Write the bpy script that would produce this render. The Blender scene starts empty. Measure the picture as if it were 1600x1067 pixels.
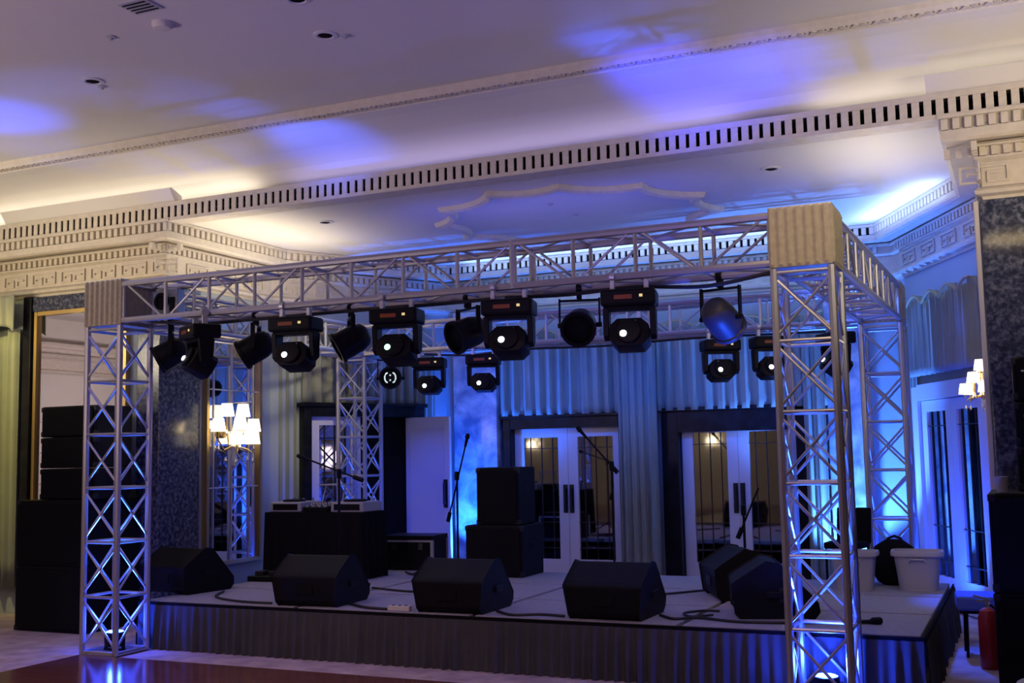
import bpy, bmesh, math, random
from mathutils import Vector, Matrix, Quaternion
random.seed(7)
S = bpy.context.scene
COL = S.collection
PI = math.pi

# ------------------------------------------------------------------ camera
cam = bpy.data.objects.new('camera', bpy.data.cameras.new('camera'))
COL.objects.link(cam)
cam.data.sensor_width = 36.0
cam.data.lens = 39.375
cam.data.clip_start = 0.05
cam.data.clip_end = 200
right = Vector((0.90917069, 0.41596104, -0.01962348))
down = Vector((-0.05923742, 0.08254375, -0.99482534))
fwd = Vector((-0.41218878, 0.90562848, 0.09968681))
cam.matrix_world = Matrix(((right.x, -down.x, -fwd.x, 0), (right.y, -down.y, -fwd.y, 0),
                           (right.z, -down.z, -fwd.z, 1.6), (0, 0, 0, 1)))
S.camera = cam

# ------------------------------------------------------------------ world, lights, exposure
W = bpy.data.worlds.new('world'); S.world = W; W.use_nodes = True
W.node_tree.nodes['Background'].inputs[0].default_value = (0.10, 0.09, 0.16, 1)
W.node_tree.nodes['Background'].inputs[1].default_value = 0.05
S.view_settings.view_transform = 'Standard'
S.view_settings.look = 'None'
S.view_settings.gamma = 1
S.view_settings.exposure = 0.0
S.view_settings.use_curve_mapping = False

BLUE = (0.015, 0.07, 1.0)
SKY = (0.06, 0.27, 1.0)
PALE = (0.12, 0.34, 1.0)
WARM = (1.0, 0.76, 0.38)
CREAM = (1.0, 0.86, 0.62)
LILAC = (0.55, 0.50, 1.0)

def aim(o, loc, target):
    o.location = loc
    d = Vector(target) - Vector(loc)
    o.rotation_mode = 'QUATERNION'
    o.rotation_quaternion = d.to_track_quat('-Z', 'Y')

def spot(name, loc, target, color, energy, deg=40, blend=0.6, radius=0.04, parent=None):
    l = bpy.data.lights.new(name, 'SPOT')
    l.color = color; l.energy = energy; l.spot_size = math.radians(deg); l.spot_blend = blend; l.shadow_soft_size = radius
    o = bpy.data.objects.new(name, l); COL.objects.link(o); aim(o, loc, target)
    return o

def area(name, loc, target, color, energy, sx, sy, spread=180, axis=None):
    l = bpy.data.lights.new(name, 'AREA')
    l.shape = 'RECTANGLE'; l.size = sx; l.size_y = sy; l.spread = math.radians(spread); l.color = color; l.energy = energy
    o = bpy.data.objects.new(name, l); COL.objects.link(o); aim(o, loc, target)
    if axis:                                   # long side along this direction
        zz = (Vector(loc) - Vector(target)).normalized(); xx = Vector(axis); xx = (xx - zz * xx.dot(zz)).normalized(); yy = zz.cross(xx)
        o.rotation_quaternion = Matrix((xx, yy, zz)).transposed().to_quaternion()
    return o

def point(name, loc, color, energy, radius=0.05):
    l = bpy.data.lights.new(name, 'POINT')
    l.color = color; l.energy = energy; l.shadow_soft_size = radius
    o = bpy.data.objects.new(name, l); COL.objects.link(o); o.location = loc
    return o

# added fill lamps out of view, for the floor, truss and ceiling
area('room_fill', (-3.0, 0.5, 4.3), (-4.0, 5.0, 0.0), (0.80, 0.50, 0.95), 9, 7, 3)
spot('fill_spot', (-6.0, 2.0, 4.4), (-6.6, 6.9, 0.0), (1.0, 0.62, 0.74), 420, 60, 1.0, 0.3)
spot('fill_spot', (-1.5, 2.0, 4.4), (-3.1, 6.9, 0.0), (1.0, 0.62, 0.74), 420, 52, 1.0, 0.3)
spot('fill_spot', (-1.0, 4.9, 4.42), (-1.2, 7.15, 2.8), (1.0, 0.74, 0.32), 210, 34, 1.0, 0.3)
spot('fill_uplight', (-8.0, 1.5, 1.6), (-6.8, 4.2, 4.5), (1.0, 0.78, 0.92), 420, 104, 1.0, 0.3)
area('fill_uplight', (-10.5, 5.2, 3.0), (-8.6, 8.0, 4.5), (1.0, 0.87, 0.66), 27, 1.6, 0.6, 95)
area('fill_uplight', (1.6, 5.6, 3.0), (-0.2, 8.0, 4.5), (1.0, 0.87, 0.68), 24, 1.6, 0.6, 95)
# strip lamps in the trough behind the slot band: warm at both ends, bluish in the middle
area('cove_strip', (-10.0, 8.86, 4.14), (-10.0, 8.70, 4.62), (1.0, 0.89, 0.74), 13, 6.4, 0.08)
area('cove_strip', (-4.2, 8.86, 4.14), (-4.2, 8.70, 4.62), (0.45, 0.40, 1.0), 4, 4.4, 0.08)
area('cove_strip', (0.9, 8.86, 4.14), (0.9, 8.70, 4.62), (1.0, 0.90, 0.78), 5, 4.6, 0.08)
# beams thrown on the ceiling by the moving heads and floor pars
spot('ceiling_beam', (-8.4, 6.2, 1.0), (-7.75, 6.6, 4.5), BLUE, 900, 21, 0.9, 0.1)
spot('ceiling_beam', (-5.6, 7.0, 3.2), (-5.65, 8.3, 4.42), (0.04, 0.10, 1.0), 260, 40, 1.0, 0.1)
spot('ceiling_beam', (-2.9, 6.7, 3.2), (-2.25, 8.2, 4.42), (0.02, 0.04, 1.0), 520, 40, 1.0, 0.1)
spot('ceiling_beam', (-1.4, 6.7, 3.2), (-1.55, 8.1, 4.42), (0.02, 0.04, 1.0), 200, 30, 1.0, 0.1)
spot('ceiling_beam', (-2.6, 7.1, 3.2), (-2.60, 7.25, 4.5), BLUE, 50, 30, 1.0, 0.1)
spot('ceiling_beam', (-5.9, 7.0, 3.2), (-5.9, 7.35, 4.5), BLUE, 22, 34, 1.0, 0.1)
spot('fill_uplight', (-2.5, 1.5, 1.4), (-2.3, 5.0, 4.5), (0.42, 0.30, 1.0), 330, 92, 1.0, 0.3)  # added lilac fill for the main ceiling
# added blue washes behind the front truss on to the stage and the doors
area('front_wash', (-4.1, 7.75, 2.66), (-4.2, 10.5, 0.3), (0.14, 0.13, 1.0), 12, 4.5, 0.2)
spot('door_wash', (-5.4, 8.6, 2.6), (-6.6, 12.2, 0.9), (0.03, 0.07, 1.0), 330, 30, 0.8, 0.1)
# added warm fill for the far left and left angled curtains
spot('curtain_fill', (-10.6, 6.6, 3.9), (-10.3, 8.7, 2.2), (1.0, 0.80, 0.22), 420, 60, 1.0, 0.1)
spot('curtain_fill', (-5.9, 9.3, 3.55), (-7.75, 10.95, 2.2), (1.0, 0.86, 0.52), 130, 40, 1.0, 0.1)
spot('far_wall_fill', (-14.0, 0.5, 2.4), (-17.7, 0.5, 3.7), (1.0, 0.78, 0.80), 420, 120, 0.8, 0.3)  # added so the framed mirror shows a lit cornice
spot('opposite_fill', (-9.0, -3.0, 4.2), (-9.5, -7.1, 2.4), WARM, 130, 120, 1.0, 0.1)  # added warm fill on the wall that the door panes reflect

# ------------------------------------------------------------------ materials
def pm(name, color, rough=0.6, metal=0.0, noise=0.0, nscale=8.0, bump=0.0, bscale=60.0, color2=None, spec=0.5, emis=None, estr=0.0, coat=0.0, sheen=0.0):
    m = bpy.data.materials.new(name); m.use_nodes = True
    nt = m.node_tree; b = nt.nodes['Principled BSDF']
    b.inputs['Base Color'].default_value = (*color, 1)
    b.inputs['Roughness'].default_value = rough
    b.inputs['Metallic'].default_value = metal
    b.inputs['Specular IOR Level'].default_value = spec
    b.inputs['Coat Weight'].default_value = coat
    b.inputs['Sheen Weight'].default_value = sheen
    if emis:
        b.inputs['Emission Color'].default_value = (*emis, 1); b.inputs['Emission Strength'].default_value = estr
    tc = None
    if noise or color2 or bump:
        tc = nt.nodes.new('ShaderNodeTexCoord')
    if noise or color2:
        n = nt.nodes.new('ShaderNodeTexNoise'); n.inputs['Scale'].default_value = nscale; n.inputs['Detail'].default_value = 6
        nt.links.new(tc.outputs['Object'], n.inputs['Vector'])
        r = nt.nodes.new('ShaderNodeValToRGB')
        c2 = color2 or tuple(c * (1 - noise) for c in color)
        r.color_ramp.elements[0].position = 0.35; r.color_ramp.elements[1].position = 0.68
        r.color_ramp.elements[0].color = (*c2, 1); r.color_ramp.elements[1].color = (*color, 1)
        nt.links.new(n.outputs['Fac'], r.inputs['Fac']); nt.links.new(r.outputs['Color'], b.inputs['Base Color'])
    if bump:
        n2 = nt.nodes.new('ShaderNodeTexNoise'); n2.inputs['Scale'].default_value = bscale; n2.inputs['Detail'].default_value = 3
        nt.links.new(tc.outputs['Object'], n2.inputs['Vector'])
        bp = nt.nodes.new('ShaderNodeBump'); bp.inputs['Strength'].default_value = bump; bp.inputs['Distance'].default_value = 0.01
        nt.links.new(n2.outputs['Fac'], bp.inputs['Height']); nt.links.new(bp.outputs['Normal'], b.inputs['Normal'])
    return m

M = {}
M['plaster'] = pm('plaster', (0.62, 0.58, 0.52), 0.8, noise=0.07, nscale=1.2)
M['ceiling'] = pm('ceiling_paint', (0.66, 0.63, 0.58), 0.85, noise=0.06, nscale=0.8)
M['stucco'] = pm('cornice_plaster', (0.60, 0.54, 0.45), 0.7, noise=0.12, nscale=14, bump=0.25, bscale=30)
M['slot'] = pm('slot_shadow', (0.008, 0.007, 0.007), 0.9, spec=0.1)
M['wall'] = pm('wall_paint', (0.36, 0.42, 0.46), 0.75, noise=0.08, nscale=2)
M['door'] = pm('door_paint', (0.62, 0.60, 0.64), 0.45)
M['blackframe'] = pm('black_stone', (0.012, 0.013, 0.018), 0.3, color2=(0.004, 0.004, 0.006), nscale=9, spec=0.2)
M['mirror'] = pm('mirror_glass', (0.72, 0.74, 0.76), 0.02, 1.0)
M['pane'] = pm('pane_glass', (0.42, 0.42, 0.44), 0.03, 1.0)
M['lead'] = pm('lead_bar', (0.03, 0.03, 0.035), 0.5, 0.6)
M['gold'] = pm('gilded_frame', (0.55, 0.38, 0.15), 0.35, 0.9)
M['alu'] = pm('truss_aluminium', (0.50, 0.49, 0.50), 0.42, 0.8)
M['bark'] = pm('beam_box_cloth', (0.44, 0.38, 0.27), 0.8, noise=0.15, nscale=25)
M['black'] = pm('black_plastic', (0.006, 0.006, 0.0075), 0.45, spec=0.15)
M['blackpaint'] = pm('black_textured_paint', (0.006, 0.006, 0.0075), 0.55, spec=0.15, bump=0.3, bscale=180)
M['grille'] = pm('black_grille', (0.006, 0.006, 0.0075), 0.5, 0.3, spec=0.15, bump=0.6, bscale=300)
M['blackcloth'] = pm('black_cloth', (0.006, 0.006, 0.0075), 0.9, spec=0.15)
M['chrome'] = pm('chrome', (0.7, 0.7, 0.72), 0.25, 1.0)
M['steel'] = pm('steel_clamp', (0.6, 0.6, 0.6), 0.4, 0.7)
M['greycase'] = pm('grey_plastic', (0.40, 0.40, 0.44), 0.4)
M['whitebin'] = pm('white_plastic', (0.52, 0.50, 0.50), 0.45)
M['paper'] = pm('white_paper', (0.6, 0.58, 0.56), 0.7)
M['deck'] = pm('stage_carpet', (0.33, 0.33, 0.38), 0.9, noise=0.15, nscale=30, bump=0.3, bscale=150)
M['edge'] = pm('stage_edge', (0.006, 0.006, 0.007), 0.9, spec=0.1)
M['skirt'] = pm('stage_skirt_cloth', (0.055, 0.057, 0.062), 0.85, noise=0.2, nscale=5)
M['cable'] = pm('cable_rubber', (0.012, 0.012, 0.014), 0.6)
M['blueseat'] = pm('seat_fabric', (0.07, 0.12, 0.45), 0.8)
M['red'] = pm('red_paint', (0.35, 0.02, 0.02), 0.35)
M['display'] = pm('lit_display', (0.02, 0.0, 0.0), 0.4, emis=(1.0, 0.16, 0.03), estr=0.06)
M['led'] = pm('status_led', (0.1, 0.1, 0.1), 0.4, emis=(1.0, 0.75, 0.3), estr=0.8)
M['lens_white'] = pm('lens_white', (0.8, 0.8, 0.8), 0.2, emis=(0.85, 0.9, 1.0), estr=6.0)
M['lens_green'] = pm('lens_green', (0.5, 0.8, 0.6), 0.2, emis=(0.35, 1.0, 0.6), estr=4.0)
M['lens_blue'] = pm('lens_blue', (0.1, 0.2, 0.9), 0.2, emis=(0.10, 0.25, 1.0), estr=12.0)
M['headglass'] = pm('head_glass', (0.25, 0.28, 0.36), 0.15, 0.9)
M['darkgrey'] = pm('dark_grey_paint', (0.035, 0.035, 0.05), 0.5)
M['glint'] = pm('glint_white', (0.75, 0.85, 0.85), 0.4, emis=(0.8, 0.95, 0.95), estr=0.7)
M['shade'] = pm('lamp_shade', (0.9, 0.85, 0.72), 0.6, emis=(1.0, 0.86, 0.62), estr=1.5)
M['crystal'] = pm('crystal', (0.8, 0.82, 0.85), 0.08, 0.6)
M['fan'] = pm('grey_metal_box', (0.30, 0.31, 0.36), 0.4, 0.6)

def curtain_mat():
    m = pm('drape_fabric', (0.25, 0.275, 0.235), 0.7, noise=0.12, nscale=3, sheen=0.3)
    return m
M['drape'] = curtain_mat()
M['valance'] = pm('valance_fabric', (0.27, 0.29, 0.24), 0.65, noise=0.12, nscale=3, sheen=0.3)
M['fringe'] = pm('fringe', (0.40, 0.30, 0.14), 0.7)

def marble(name, c1, c2, c3, sc):
    m = bpy.data.materials.new(name); m.use_nodes = True
    nt = m.node_tree; b = nt.nodes['Principled BSDF']; b.inputs['Roughness'].default_value = 0.18
    tc = nt.nodes.new('ShaderNodeTexCoord')
    n = nt.nodes.new('ShaderNodeTexNoise'); n.inputs['Scale'].default_value = sc; n.inputs['Detail'].default_value = 9; n.inputs['Distortion'].default_value = 0.5
    nt.links.new(tc.outputs['Object'], n.inputs['Vector'])
    r = nt.nodes.new('ShaderNodeValToRGB')
    e = r.color_ramp.elements
    e[0].position = 0.36; e[0].color = (*c1, 1); e[1].position = 0.66; e[1].color = (*c3, 1)
    k = e.new(0.5); k.color = (*c2, 1)
    nt.links.new(n.outputs['Fac'], r.inputs['Fac']); nt.links.new(r.outputs['Color'], b.inputs['Base Color'])
    return m
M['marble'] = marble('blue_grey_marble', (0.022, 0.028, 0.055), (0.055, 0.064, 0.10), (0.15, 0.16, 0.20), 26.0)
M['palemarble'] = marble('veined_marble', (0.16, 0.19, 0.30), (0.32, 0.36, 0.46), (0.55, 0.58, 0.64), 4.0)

def floor_mat():
    m = bpy.data.materials.new('parquet'); m.use_nodes = True
    nt = m.node_tree; b = nt.nodes['Principled BSDF']; b.inputs['Roughness'].default_value = 0.16
    tc = nt.nodes.new('ShaderNodeTexCoord')
    mp = nt.nodes.new('ShaderNodeMapping'); mp.inputs['Scale'].default_value = (0.9, 7, 1)
    n = nt.nodes.new('ShaderNodeTexNoise'); n.inputs['Scale'].default_value = 4; n.inputs['Detail'].default_value = 8
    nt.links.new(tc.outputs['Object'], mp.inputs['Vector']); nt.links.new(mp.outputs['Vector'], n.inputs['Vector'])
    r = nt.nodes.new('ShaderNodeValToRGB'); e = r.color_ramp.elements
    e[0].position = 0.3; e[0].color = (0.10, 0.036, 0.030, 1); e[1].position = 0.7; e[1].color = (0.22, 0.085, 0.065, 1)
    nt.links.new(n.outputs['Fac'], r.inputs['Fac']); nt.links.new(r.outputs['Color'], b.inputs['Base Color'])
    return m
M['parquet'] = floor_mat()
M['carpet'] = pm('carpet', (0.55, 0.46, 0.46), 0.95, color2=(0.36, 0.28, 0.30), nscale=5, bump=0.3, bscale=120)

# ------------------------------------------------------------------ mesh helpers
class MB:
    def __init__(self):
        self.v = []; self.f = []
    def add(self, vs, fs):
        o = len(self.v); self.v += [tuple(p) for p in vs]; self.f += [tuple(i + o for i in f) for f in fs]; return self
    def box(self, c, s, rot=None):
        x, y, z = (k / 2 for k in s); c = Vector(c)
        ps = [Vector((a * x, b * y, d * z)) for a in (-1, 1) for b in (-1, 1) for d in (-1, 1)]
        if rot is not None: ps = [rot @ p for p in ps]
        return self.add([p + c for p in ps], [(0, 1, 3, 2), (4, 6, 7, 5), (0, 4, 5, 1), (2, 3, 7, 6), (0, 2, 6, 4), (1, 5, 7, 3)])
    def prism(self, poly, axis, a, b):
        """poly = 2-D outline; axis 'x','y','z' = extrusion axis from a to b."""
        n = len(poly)
        def P(u, w, t):
            return {'x': (t, u, w), 'y': (u, t, w), 'z': (u, w, t)}[axis]
        vs = [P(u, w, a) for u, w in poly] + [P(u, w, b) for u, w in poly]
        fs = [tuple(range(n))[::-1], tuple(range(n, 2 * n))] + [(i, (i + 1) % n, n + (i + 1) % n, n + i) for i in range(n)]
        return self.add(vs, fs)
    def tube(self, pts, r, n=8, closed=False):
        pts = [Vector(p) for p in pts]; rings = []
        N = len(pts)
        rr = r if isinstance(r, (list, tuple)) else [r] * N
        for i, p in enumerate(pts):
            a = pts[(i - 1) % N] if (closed or i > 0) else p
            b = pts[(i + 1) % N] if (closed or i < N - 1) else p
            t = (b - a).normalized()
            up = Vector((0, 0, 1)) if abs(t.z) < 0.9 else Vector((1, 0, 0))
            u = t.cross(up).normalized(); w = t.cross(u)
            rings.append([p + (u * math.cos(2 * PI * k / n) + w * math.sin(2 * PI * k / n)) * rr[i] for k in range(n)])
        vs = [p for ring in rings for p in ring]; fs = []
        for i in range(N if closed else N - 1):
            j = (i + 1) % N
            for k in range(n):
                fs.append((i * n + k, i * n + (k + 1) % n, j * n + (k + 1) % n, j * n + k))
        if not closed:
            fs.append(tuple(range(n))[::-1]); fs.append(tuple(range((N - 1) * n, N * n)))
        return self.add(vs, fs)
    def lathe(self, prof, c=(0, 0, 0), n=16, rot=None):
        c = Vector(c); vs = []; fs = []
        for r, z in prof:
            for k in range(n):
                p = Vector((r * math.cos(2 * PI * k / n), r * math.sin(2 * PI * k / n), z))
                if rot is not None: p = rot @ p
                vs.append(p + c)
        for i in range(len(prof) - 1):
            for k in range(n):
                fs.append((i * n + k, i * n + (k + 1) % n, (i + 1) * n + (k + 1) % n, (i + 1) * n + k))
        fs.append(tuple(range(n))[::-1]); fs.append(tuple(range((len(prof) - 1) * n, len(prof) * n)))
        return self.add(vs, fs)
    def mesh(self, name, mat, smooth=False, bevel=0.0):
        me = bpy.data.meshes.new(name); me.from_pydata(self.v, [], self.f)
        bm = bmesh.new(); bm.from_mesh(me)
        if bevel:
            es = [e for e in bm.edges if len(e.link_faces) == 2 and e.calc_face_angle(0) > 0.5]
            bmesh.ops.bevel(bm, geom=es, offset=bevel, segments=2, affect='EDGES', profile=0.5, clamp_overlap=True)
        bmesh.ops.recalc_face_normals(bm, faces=bm.faces)
        if smooth:
            for f in bm.faces: f.smooth = True
            for e in bm.edges:
                if len(e.link_faces) == 2 and e.calc_face_angle(0) > 0.7: e.smooth = False
        bm.to_mesh(me); bm.free()
        me.materials.append(M[mat])
        return me
    def obj(self, name, mat, parent=None, smooth=False, bevel=0.0, kind=None, loc=None, label=None):
        return link(name, self.mesh(name, mat, smooth, bevel), parent, kind, loc, label)

def link(name, me, parent=None, kind=None, loc=None, label=None):
    o = bpy.data.objects.new(name, me); COL.objects.link(o)
    if parent: o.parent = parent
    if kind: o['kind'] = kind
    if loc: o.location = loc
    if label: o['label'] = label
    return o

def tag(o, label, cat=None, group=None, kind=None):
    o['label'] = label
    if cat: o['category'] = cat
    if group: o['group'] = group
    if kind: o['kind'] = kind
    return o

def thing(name, label, cat, loc=(0, 0, 0), rz=0.0, group=None, kind=None):
    o = bpy.data.objects.new(name, None); COL.objects.link(o)
    o.empty_display_size = 0.1
    o.location = loc; o.rotation_euler = (0, 0, rz)
    return tag(o, label, cat, group, kind)

def dup(root, loc, rz=None, label=None, group=None, tilt=None):
    """copy of a thing with its parts and sub-parts"""
    def cp(o, parent):
        c = o.copy(); COL.objects.link(c)
        if parent: c.parent = parent
        for ch in [k for k in ALL if k.parent == o]: cp(ch, c)
        return c
    ALL = list(root.children_recursive)
    r = cp(root, None)
    r.location = loc
    if rz is not None: r.rotation_euler = (0, 0, rz)
    if label: r['label'] = label
    if group: r['group'] = group
    return r

_unit = {}
def bar(name, p, q, r, mat, parent):
    """a round bar: object sharing one unit cylinder mesh"""
    if mat not in _unit:
        _unit[mat] = MB().tube([(0, 0, -0.5), (0, 0, 0.5)], 1.0, 8).mesh('round_bar_' + mat, mat, smooth=True)
    p = Vector(p); q = Vector(q); d = q - p
    o = link(name, _unit[mat], parent)
    o.location = (p + q) / 2; o.rotation_mode = 'QUATERNION'
    o.rotation_quaternion = d.to_track_quat('Z', 'Y'); o.scale = (r, r, d.length)
    return o

# ================================================================== SETTING
CX = -4.05                                   # axis of the alcove
CROWN = [(-17.7, 8.58), (-7.65, 8.58), (-7.65, 10.55), (-6.6, 12.5), (-1.36, 12.5), (-0.44, 10.6), (-0.44, 8.58), (5.0, 8.58)]
SEGN = ['left_front', 'left_return', 'left_angle', 'back', 'right_angle', 'right_return', 'right_front']

def offset_path(path, d):
    out = []
    P = [Vector(p) for p in path]
    def nrm(a, b):
        t = (b - a).normalized(); return Vector((-t.y, t.x))
    for i, p in enumerate(P):
        if i == 0: out.append(p + nrm(P[0], P[1]) * d)
        elif i == len(P) - 1: out.append(p + nrm(P[-2], P[-1]) * d)
        else:
            n1 = nrm(P[i - 1], p); n2 = nrm(p, P[i + 1]); m = (n1 + n2).normalized()
            out.append(p + m * (d / max(0.2, m.dot(n1))))
    return out

def sweep(path, prof):
    mb = MB(); cols = [offset_path(path, d) for d, z in prof]; n = len(prof); N = len(path)
    vs = [(cols[j][i].x, cols[j][i].y, prof[j][1]) for i in range(N) for j in range(n)]
    fs = []
    for i in range(N - 1):
        for j in range(n):
            k = (j + 1) % n
            fs.append((i * n + j, i * n + k, (i + 1) * n + k, (i + 1) * n + j))
    fs.append(tuple(range(n))); fs.append(tuple(range((N - 1) * n, N * n))[::-1])
    return mb.add(vs, fs)

# floor: carpet slab, polished dance floor laid flush on it
fl = MB().box((-6.0, 3.5, -0.06), (25, 22, 0.12)).obj('floor', 'carpet', kind='structure')
tag(fl, 'patterned mauve carpet floor around the dance floor')
dfl = MB().box((-2.1, 1.2, 0.006), (10.3, 11.9, 0.012)).obj('dance_floor', 'parquet', kind='structure')
tag(dfl, 'polished reddish wooden dance floor in front of the stage', 'floor')

# ceilings
c1 = MB().box((-6.0, 0.3, 4.60), (25, 14.96, 0.16)).obj('ceiling', 'ceiling', kind='structure')
tag(c1, 'flat main ballroom ceiling with recessed downlights')
c2 = MB().prism([(9.02, 4.12), (9.10, 4.12), (9.10, 4.42), (7.70, 4.66), (7.70, 4.52), (8.1, 4.505), (8.5, 4.46), (8.8, 4.39), (9.0, 4.28)], 'x', -18.0, 6.5).obj('ceiling_cove', 'ceiling', kind='structure')
tag(c2, 'pale sloping cove between the band of slots and the flat ceiling')
c3 = MB().box((-6.0, 10.85, 4.05), (25, 4.5, 0.1)).obj('ceiling_alcove', 'ceiling', kind='structure')
tag(c3, 'lower flat ceiling of the stage alcove with a star shaped moulding')

# beam with dentils
tr1 = thing('trim_1', 'long plaster beam band of upright blocks and dark slots over the alcove', None, (0, 8.6, 0), kind='structure')
MB().box((-6.0, 0.095, 4.075), (24, 0.19, 0.17)).obj('band_back', 'slot', tr1)  # near-black core stands in for the shade inside the slots
MB().box((-6.0, 0.09, 4.147), (24, 0.216, 0.045)).obj('upper_rail', 'stucco', tr1)
MB().box((-6.0, 0.09, 3.992), (24, 0.216, 0.034)).obj('lower_rail', 'stucco', tr1)
dent = MB().box((0, 0, 0), (0.055, 0.016, 0.116)).mesh('dentil', 'stucco', bevel=0.003)
for i in range(140):
    x = -11.0 + i * 0.0843 + 0.031
    if x > 0.85: break
    link('dentil', dent, tr1, loc=(x, -0.0075, 4.067))
# tilted soffit boards standing on the band at both ends
tr3 = MB().prism([(0.0, 4.168), (0.10, 4.168), (0.10, 4.24), (-0.055, 4.30), (-0.085, 4.29)], 'x', -9.9, -7.575).obj('trim_3', 'ceiling', kind='structure', loc=(0, 8.6, 0))
tag(tr3, 'plain tilted board above the slot band at the left end')
tr4 = MB().prism([(0.0, 4.168), (0.10, 4.168), (0.10, 4.24), (-0.055, 4.30), (-0.085, 4.29)], 'x', -0.52, 4.5).obj('trim_4', 'ceiling', kind='structure', loc=(0, 8.6, 0))
tag(tr4, 'plain tilted board above the slot band at the right end')
# carved moulding at the edge of the flat ceiling
tr5 = thing('trim_5', 'narrow carved moulding running along the edge of the flat ceiling', None, (0, 7.74, 4.5), kind='structure')
MB().prism([(-0.085, 0.03), (-0.085, -0.02), (-0.065, -0.045), (-0.05, -0.03), (0.045, -0.03), (0.06, -0.045), (0.075, -0.02), (0.075, 0.03)], 'x', -18.0, 6.4).obj('moulding', 'stucco', tr5)
mb = MB()
for i in range(190):
    x = -11.4 + i * 0.07
    mb.box((x, -0.004, -0.034), (0.036, 0.07, 0.016), Matrix.Rotation(0.5 * (-1) ** i, 3, 'Z')); mb.box((x + 0.035, 0.018 * (-1) ** i, -0.034), (0.022, 0.024, 0.014))
mb.obj('carving', 'stucco', tr5, kind='stuff')

# cornice of the alcove and of the front walls
tr2 = thing('trim_2', 'rich plaster cornice with two rows of dentils and a greek key frieze', None, (0, 0, 0), kind='structure')
sweep(CROWN, [(0.30, 3.995), (-0.015, 3.995), (-0.015, 3.97), (0.03, 3.965), (0.03, 3.885), (0.0, 3.88), (0.0, 3.815), (0.03, 3.80), (0.30, 3.84)]).obj('crown', 'stucco', tr2)
sweep(CROWN, [(0.36, 3.85), (0.22, 3.82), (0.20, 3.80), (0.20, 3.785), (0.235, 3.78), (0.235, 3.715), (0.21, 3.71), (0.21, 3.695), (0.255, 3.67), (0.255, 3.49), (0.22, 3.475), (0.20, 3.455), (0.21, 3.43), (0.25, 3.415), (0.255, 3.39), (0.36, 3.39)]).obj('frieze', 'stucco', tr2)
d1 = MB().box((0, 0, 0), (0.050, 0.034, 0.082)).mesh('cornice_dentil', 'stucco', bevel=0.006)
mb2 = MB()
def fret_mesh():
    m = MB(); t = 0.016
    def bx(x0, x1, z0, z1): m.box(((x0 + x1) / 2, 0, (z0 + z1) / 2), (x1 - x0, 0.014, z1 - z0))
    w = 0.17; h = 0.13
    bx(-w, w, h / 2 - t, h / 2); bx(-w, -w + t, -h / 2, h / 2 - t); bx(-w + t, -0.02, -h / 2, -h / 2 + t)
    bx(-0.02 - t, -0.02, -h / 2 + t, h / 2 - 3 * t); bx(-w + 3 * t, -0.02 - t, h / 2 - 4 * t, h / 2 - 3 * t); bx(-w + 3 * t, -w + 4 * t, -h / 2 + 3 * t, h / 2 - 4 * t)
    bx(w - t, w, -h / 2, h / 2 - t); bx(0.02, w - t, -h / 2, -h / 2 + t); bx(0.02, 0.02 + t, -h / 2 + t, h / 2 - 3 * t); bx(0.02 + t, w - 3 * t, h / 2 - 4 * t, h / 2 - 3 * t)
    return m.mesh('greek_key', 'stucco')
fret = fret_mesh()
for s in range(7):
    a = Vector(CROWN[s]); b = Vector(CROWN[s + 1]); t = (b - a).normalized(); n = Vector((-t.y, t.x)); L = (b - a).length
    ang = math.atan2(t.y, t.x)
    lo, hi = 0.03, L - 0.03
    if s == 0: lo = L - 3.4
    if s == 6: hi = 1.0
    k = int((hi - lo) / 0.08)
    for i in range(k + 1):
        p = a + t * (lo + (hi - lo) * i / k) + n * 0.008
        o = link('dentil', d1, tr2, loc=(p.x, p.y, 3.926)); o.rotation_euler = (0, 0, ang)
    ext = 0.2 if s in (0, 5) else 0.0
    kk = int((hi - lo) / 0.075)
    for i in range(kk + 1):
        p = a + t * (lo + (hi - lo) * i / kk) + n * 0.222
        mb2.box((p.x, p.y, 3.748), (0.042, 0.04, 0.066), Matrix.Rotation(ang, 3, 'Z'))
    kk = max(1, int((hi - lo) / 0.42))
    for i in range(kk):
        p = a + t * (lo + (hi - lo) * (i + 0.5) / kk) + n * 0.244
        o = link('greek_key', fret, tr2, loc=(p.x, p.y, 3.582)); o.rotation_euler = (0, 0, ang)
bw = CROWN[3:5]
MB().box(((bw[0][0] + bw[1][0]) / 2, bw[0][1] + 0.0275, 3.925), (bw[1][0] - bw[0][0] - 0.02, 0.012, 0.08)).obj('slot_shade_strip', 'slot', tr2)  # black strip paints the shade between the back wall dentils
mb2.obj('lower_dentils', 'stucco', tr2, kind='stuff')

# walls, each a slab behind the frieze line
WL = offset_path(CROWN, 0.27); WO = offset_path(CROWN, 0.40)
for s in range(7):
    q = [WL[s], WL[s + 1], WO[s + 1], WO[s]]
    z1 = 3.6
    o = MB().prism([(p.x, p.y) for p in q], 'z', 0.0, z1).obj('wall_' + SEGN[s], 'wall', kind='structure')
    tag(o, 'pale blue grey wall behind the drapes, ' + SEGN[s].replace('_', ' ') + ' side of the alcove')
# the rest of the ballroom
for nm, c, sz in (('wall_far_left', (-18.0, 0.7, 2.3), (0.2, 16.4, 4.6)), ('wall_far_right', (5.1, 0.7, 2.3), (0.2, 16.4, 4.6)), ('wall_opposite', (-6.4, -7.2, 2.3), (23.2, 0.2, 4.6))):
    tag(MB().box(c, sz).obj(nm, 'plaster', kind='structure'), 'plain ballroom wall seen in the mirrors, ' + nm[5:].replace('_', ' '))

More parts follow.
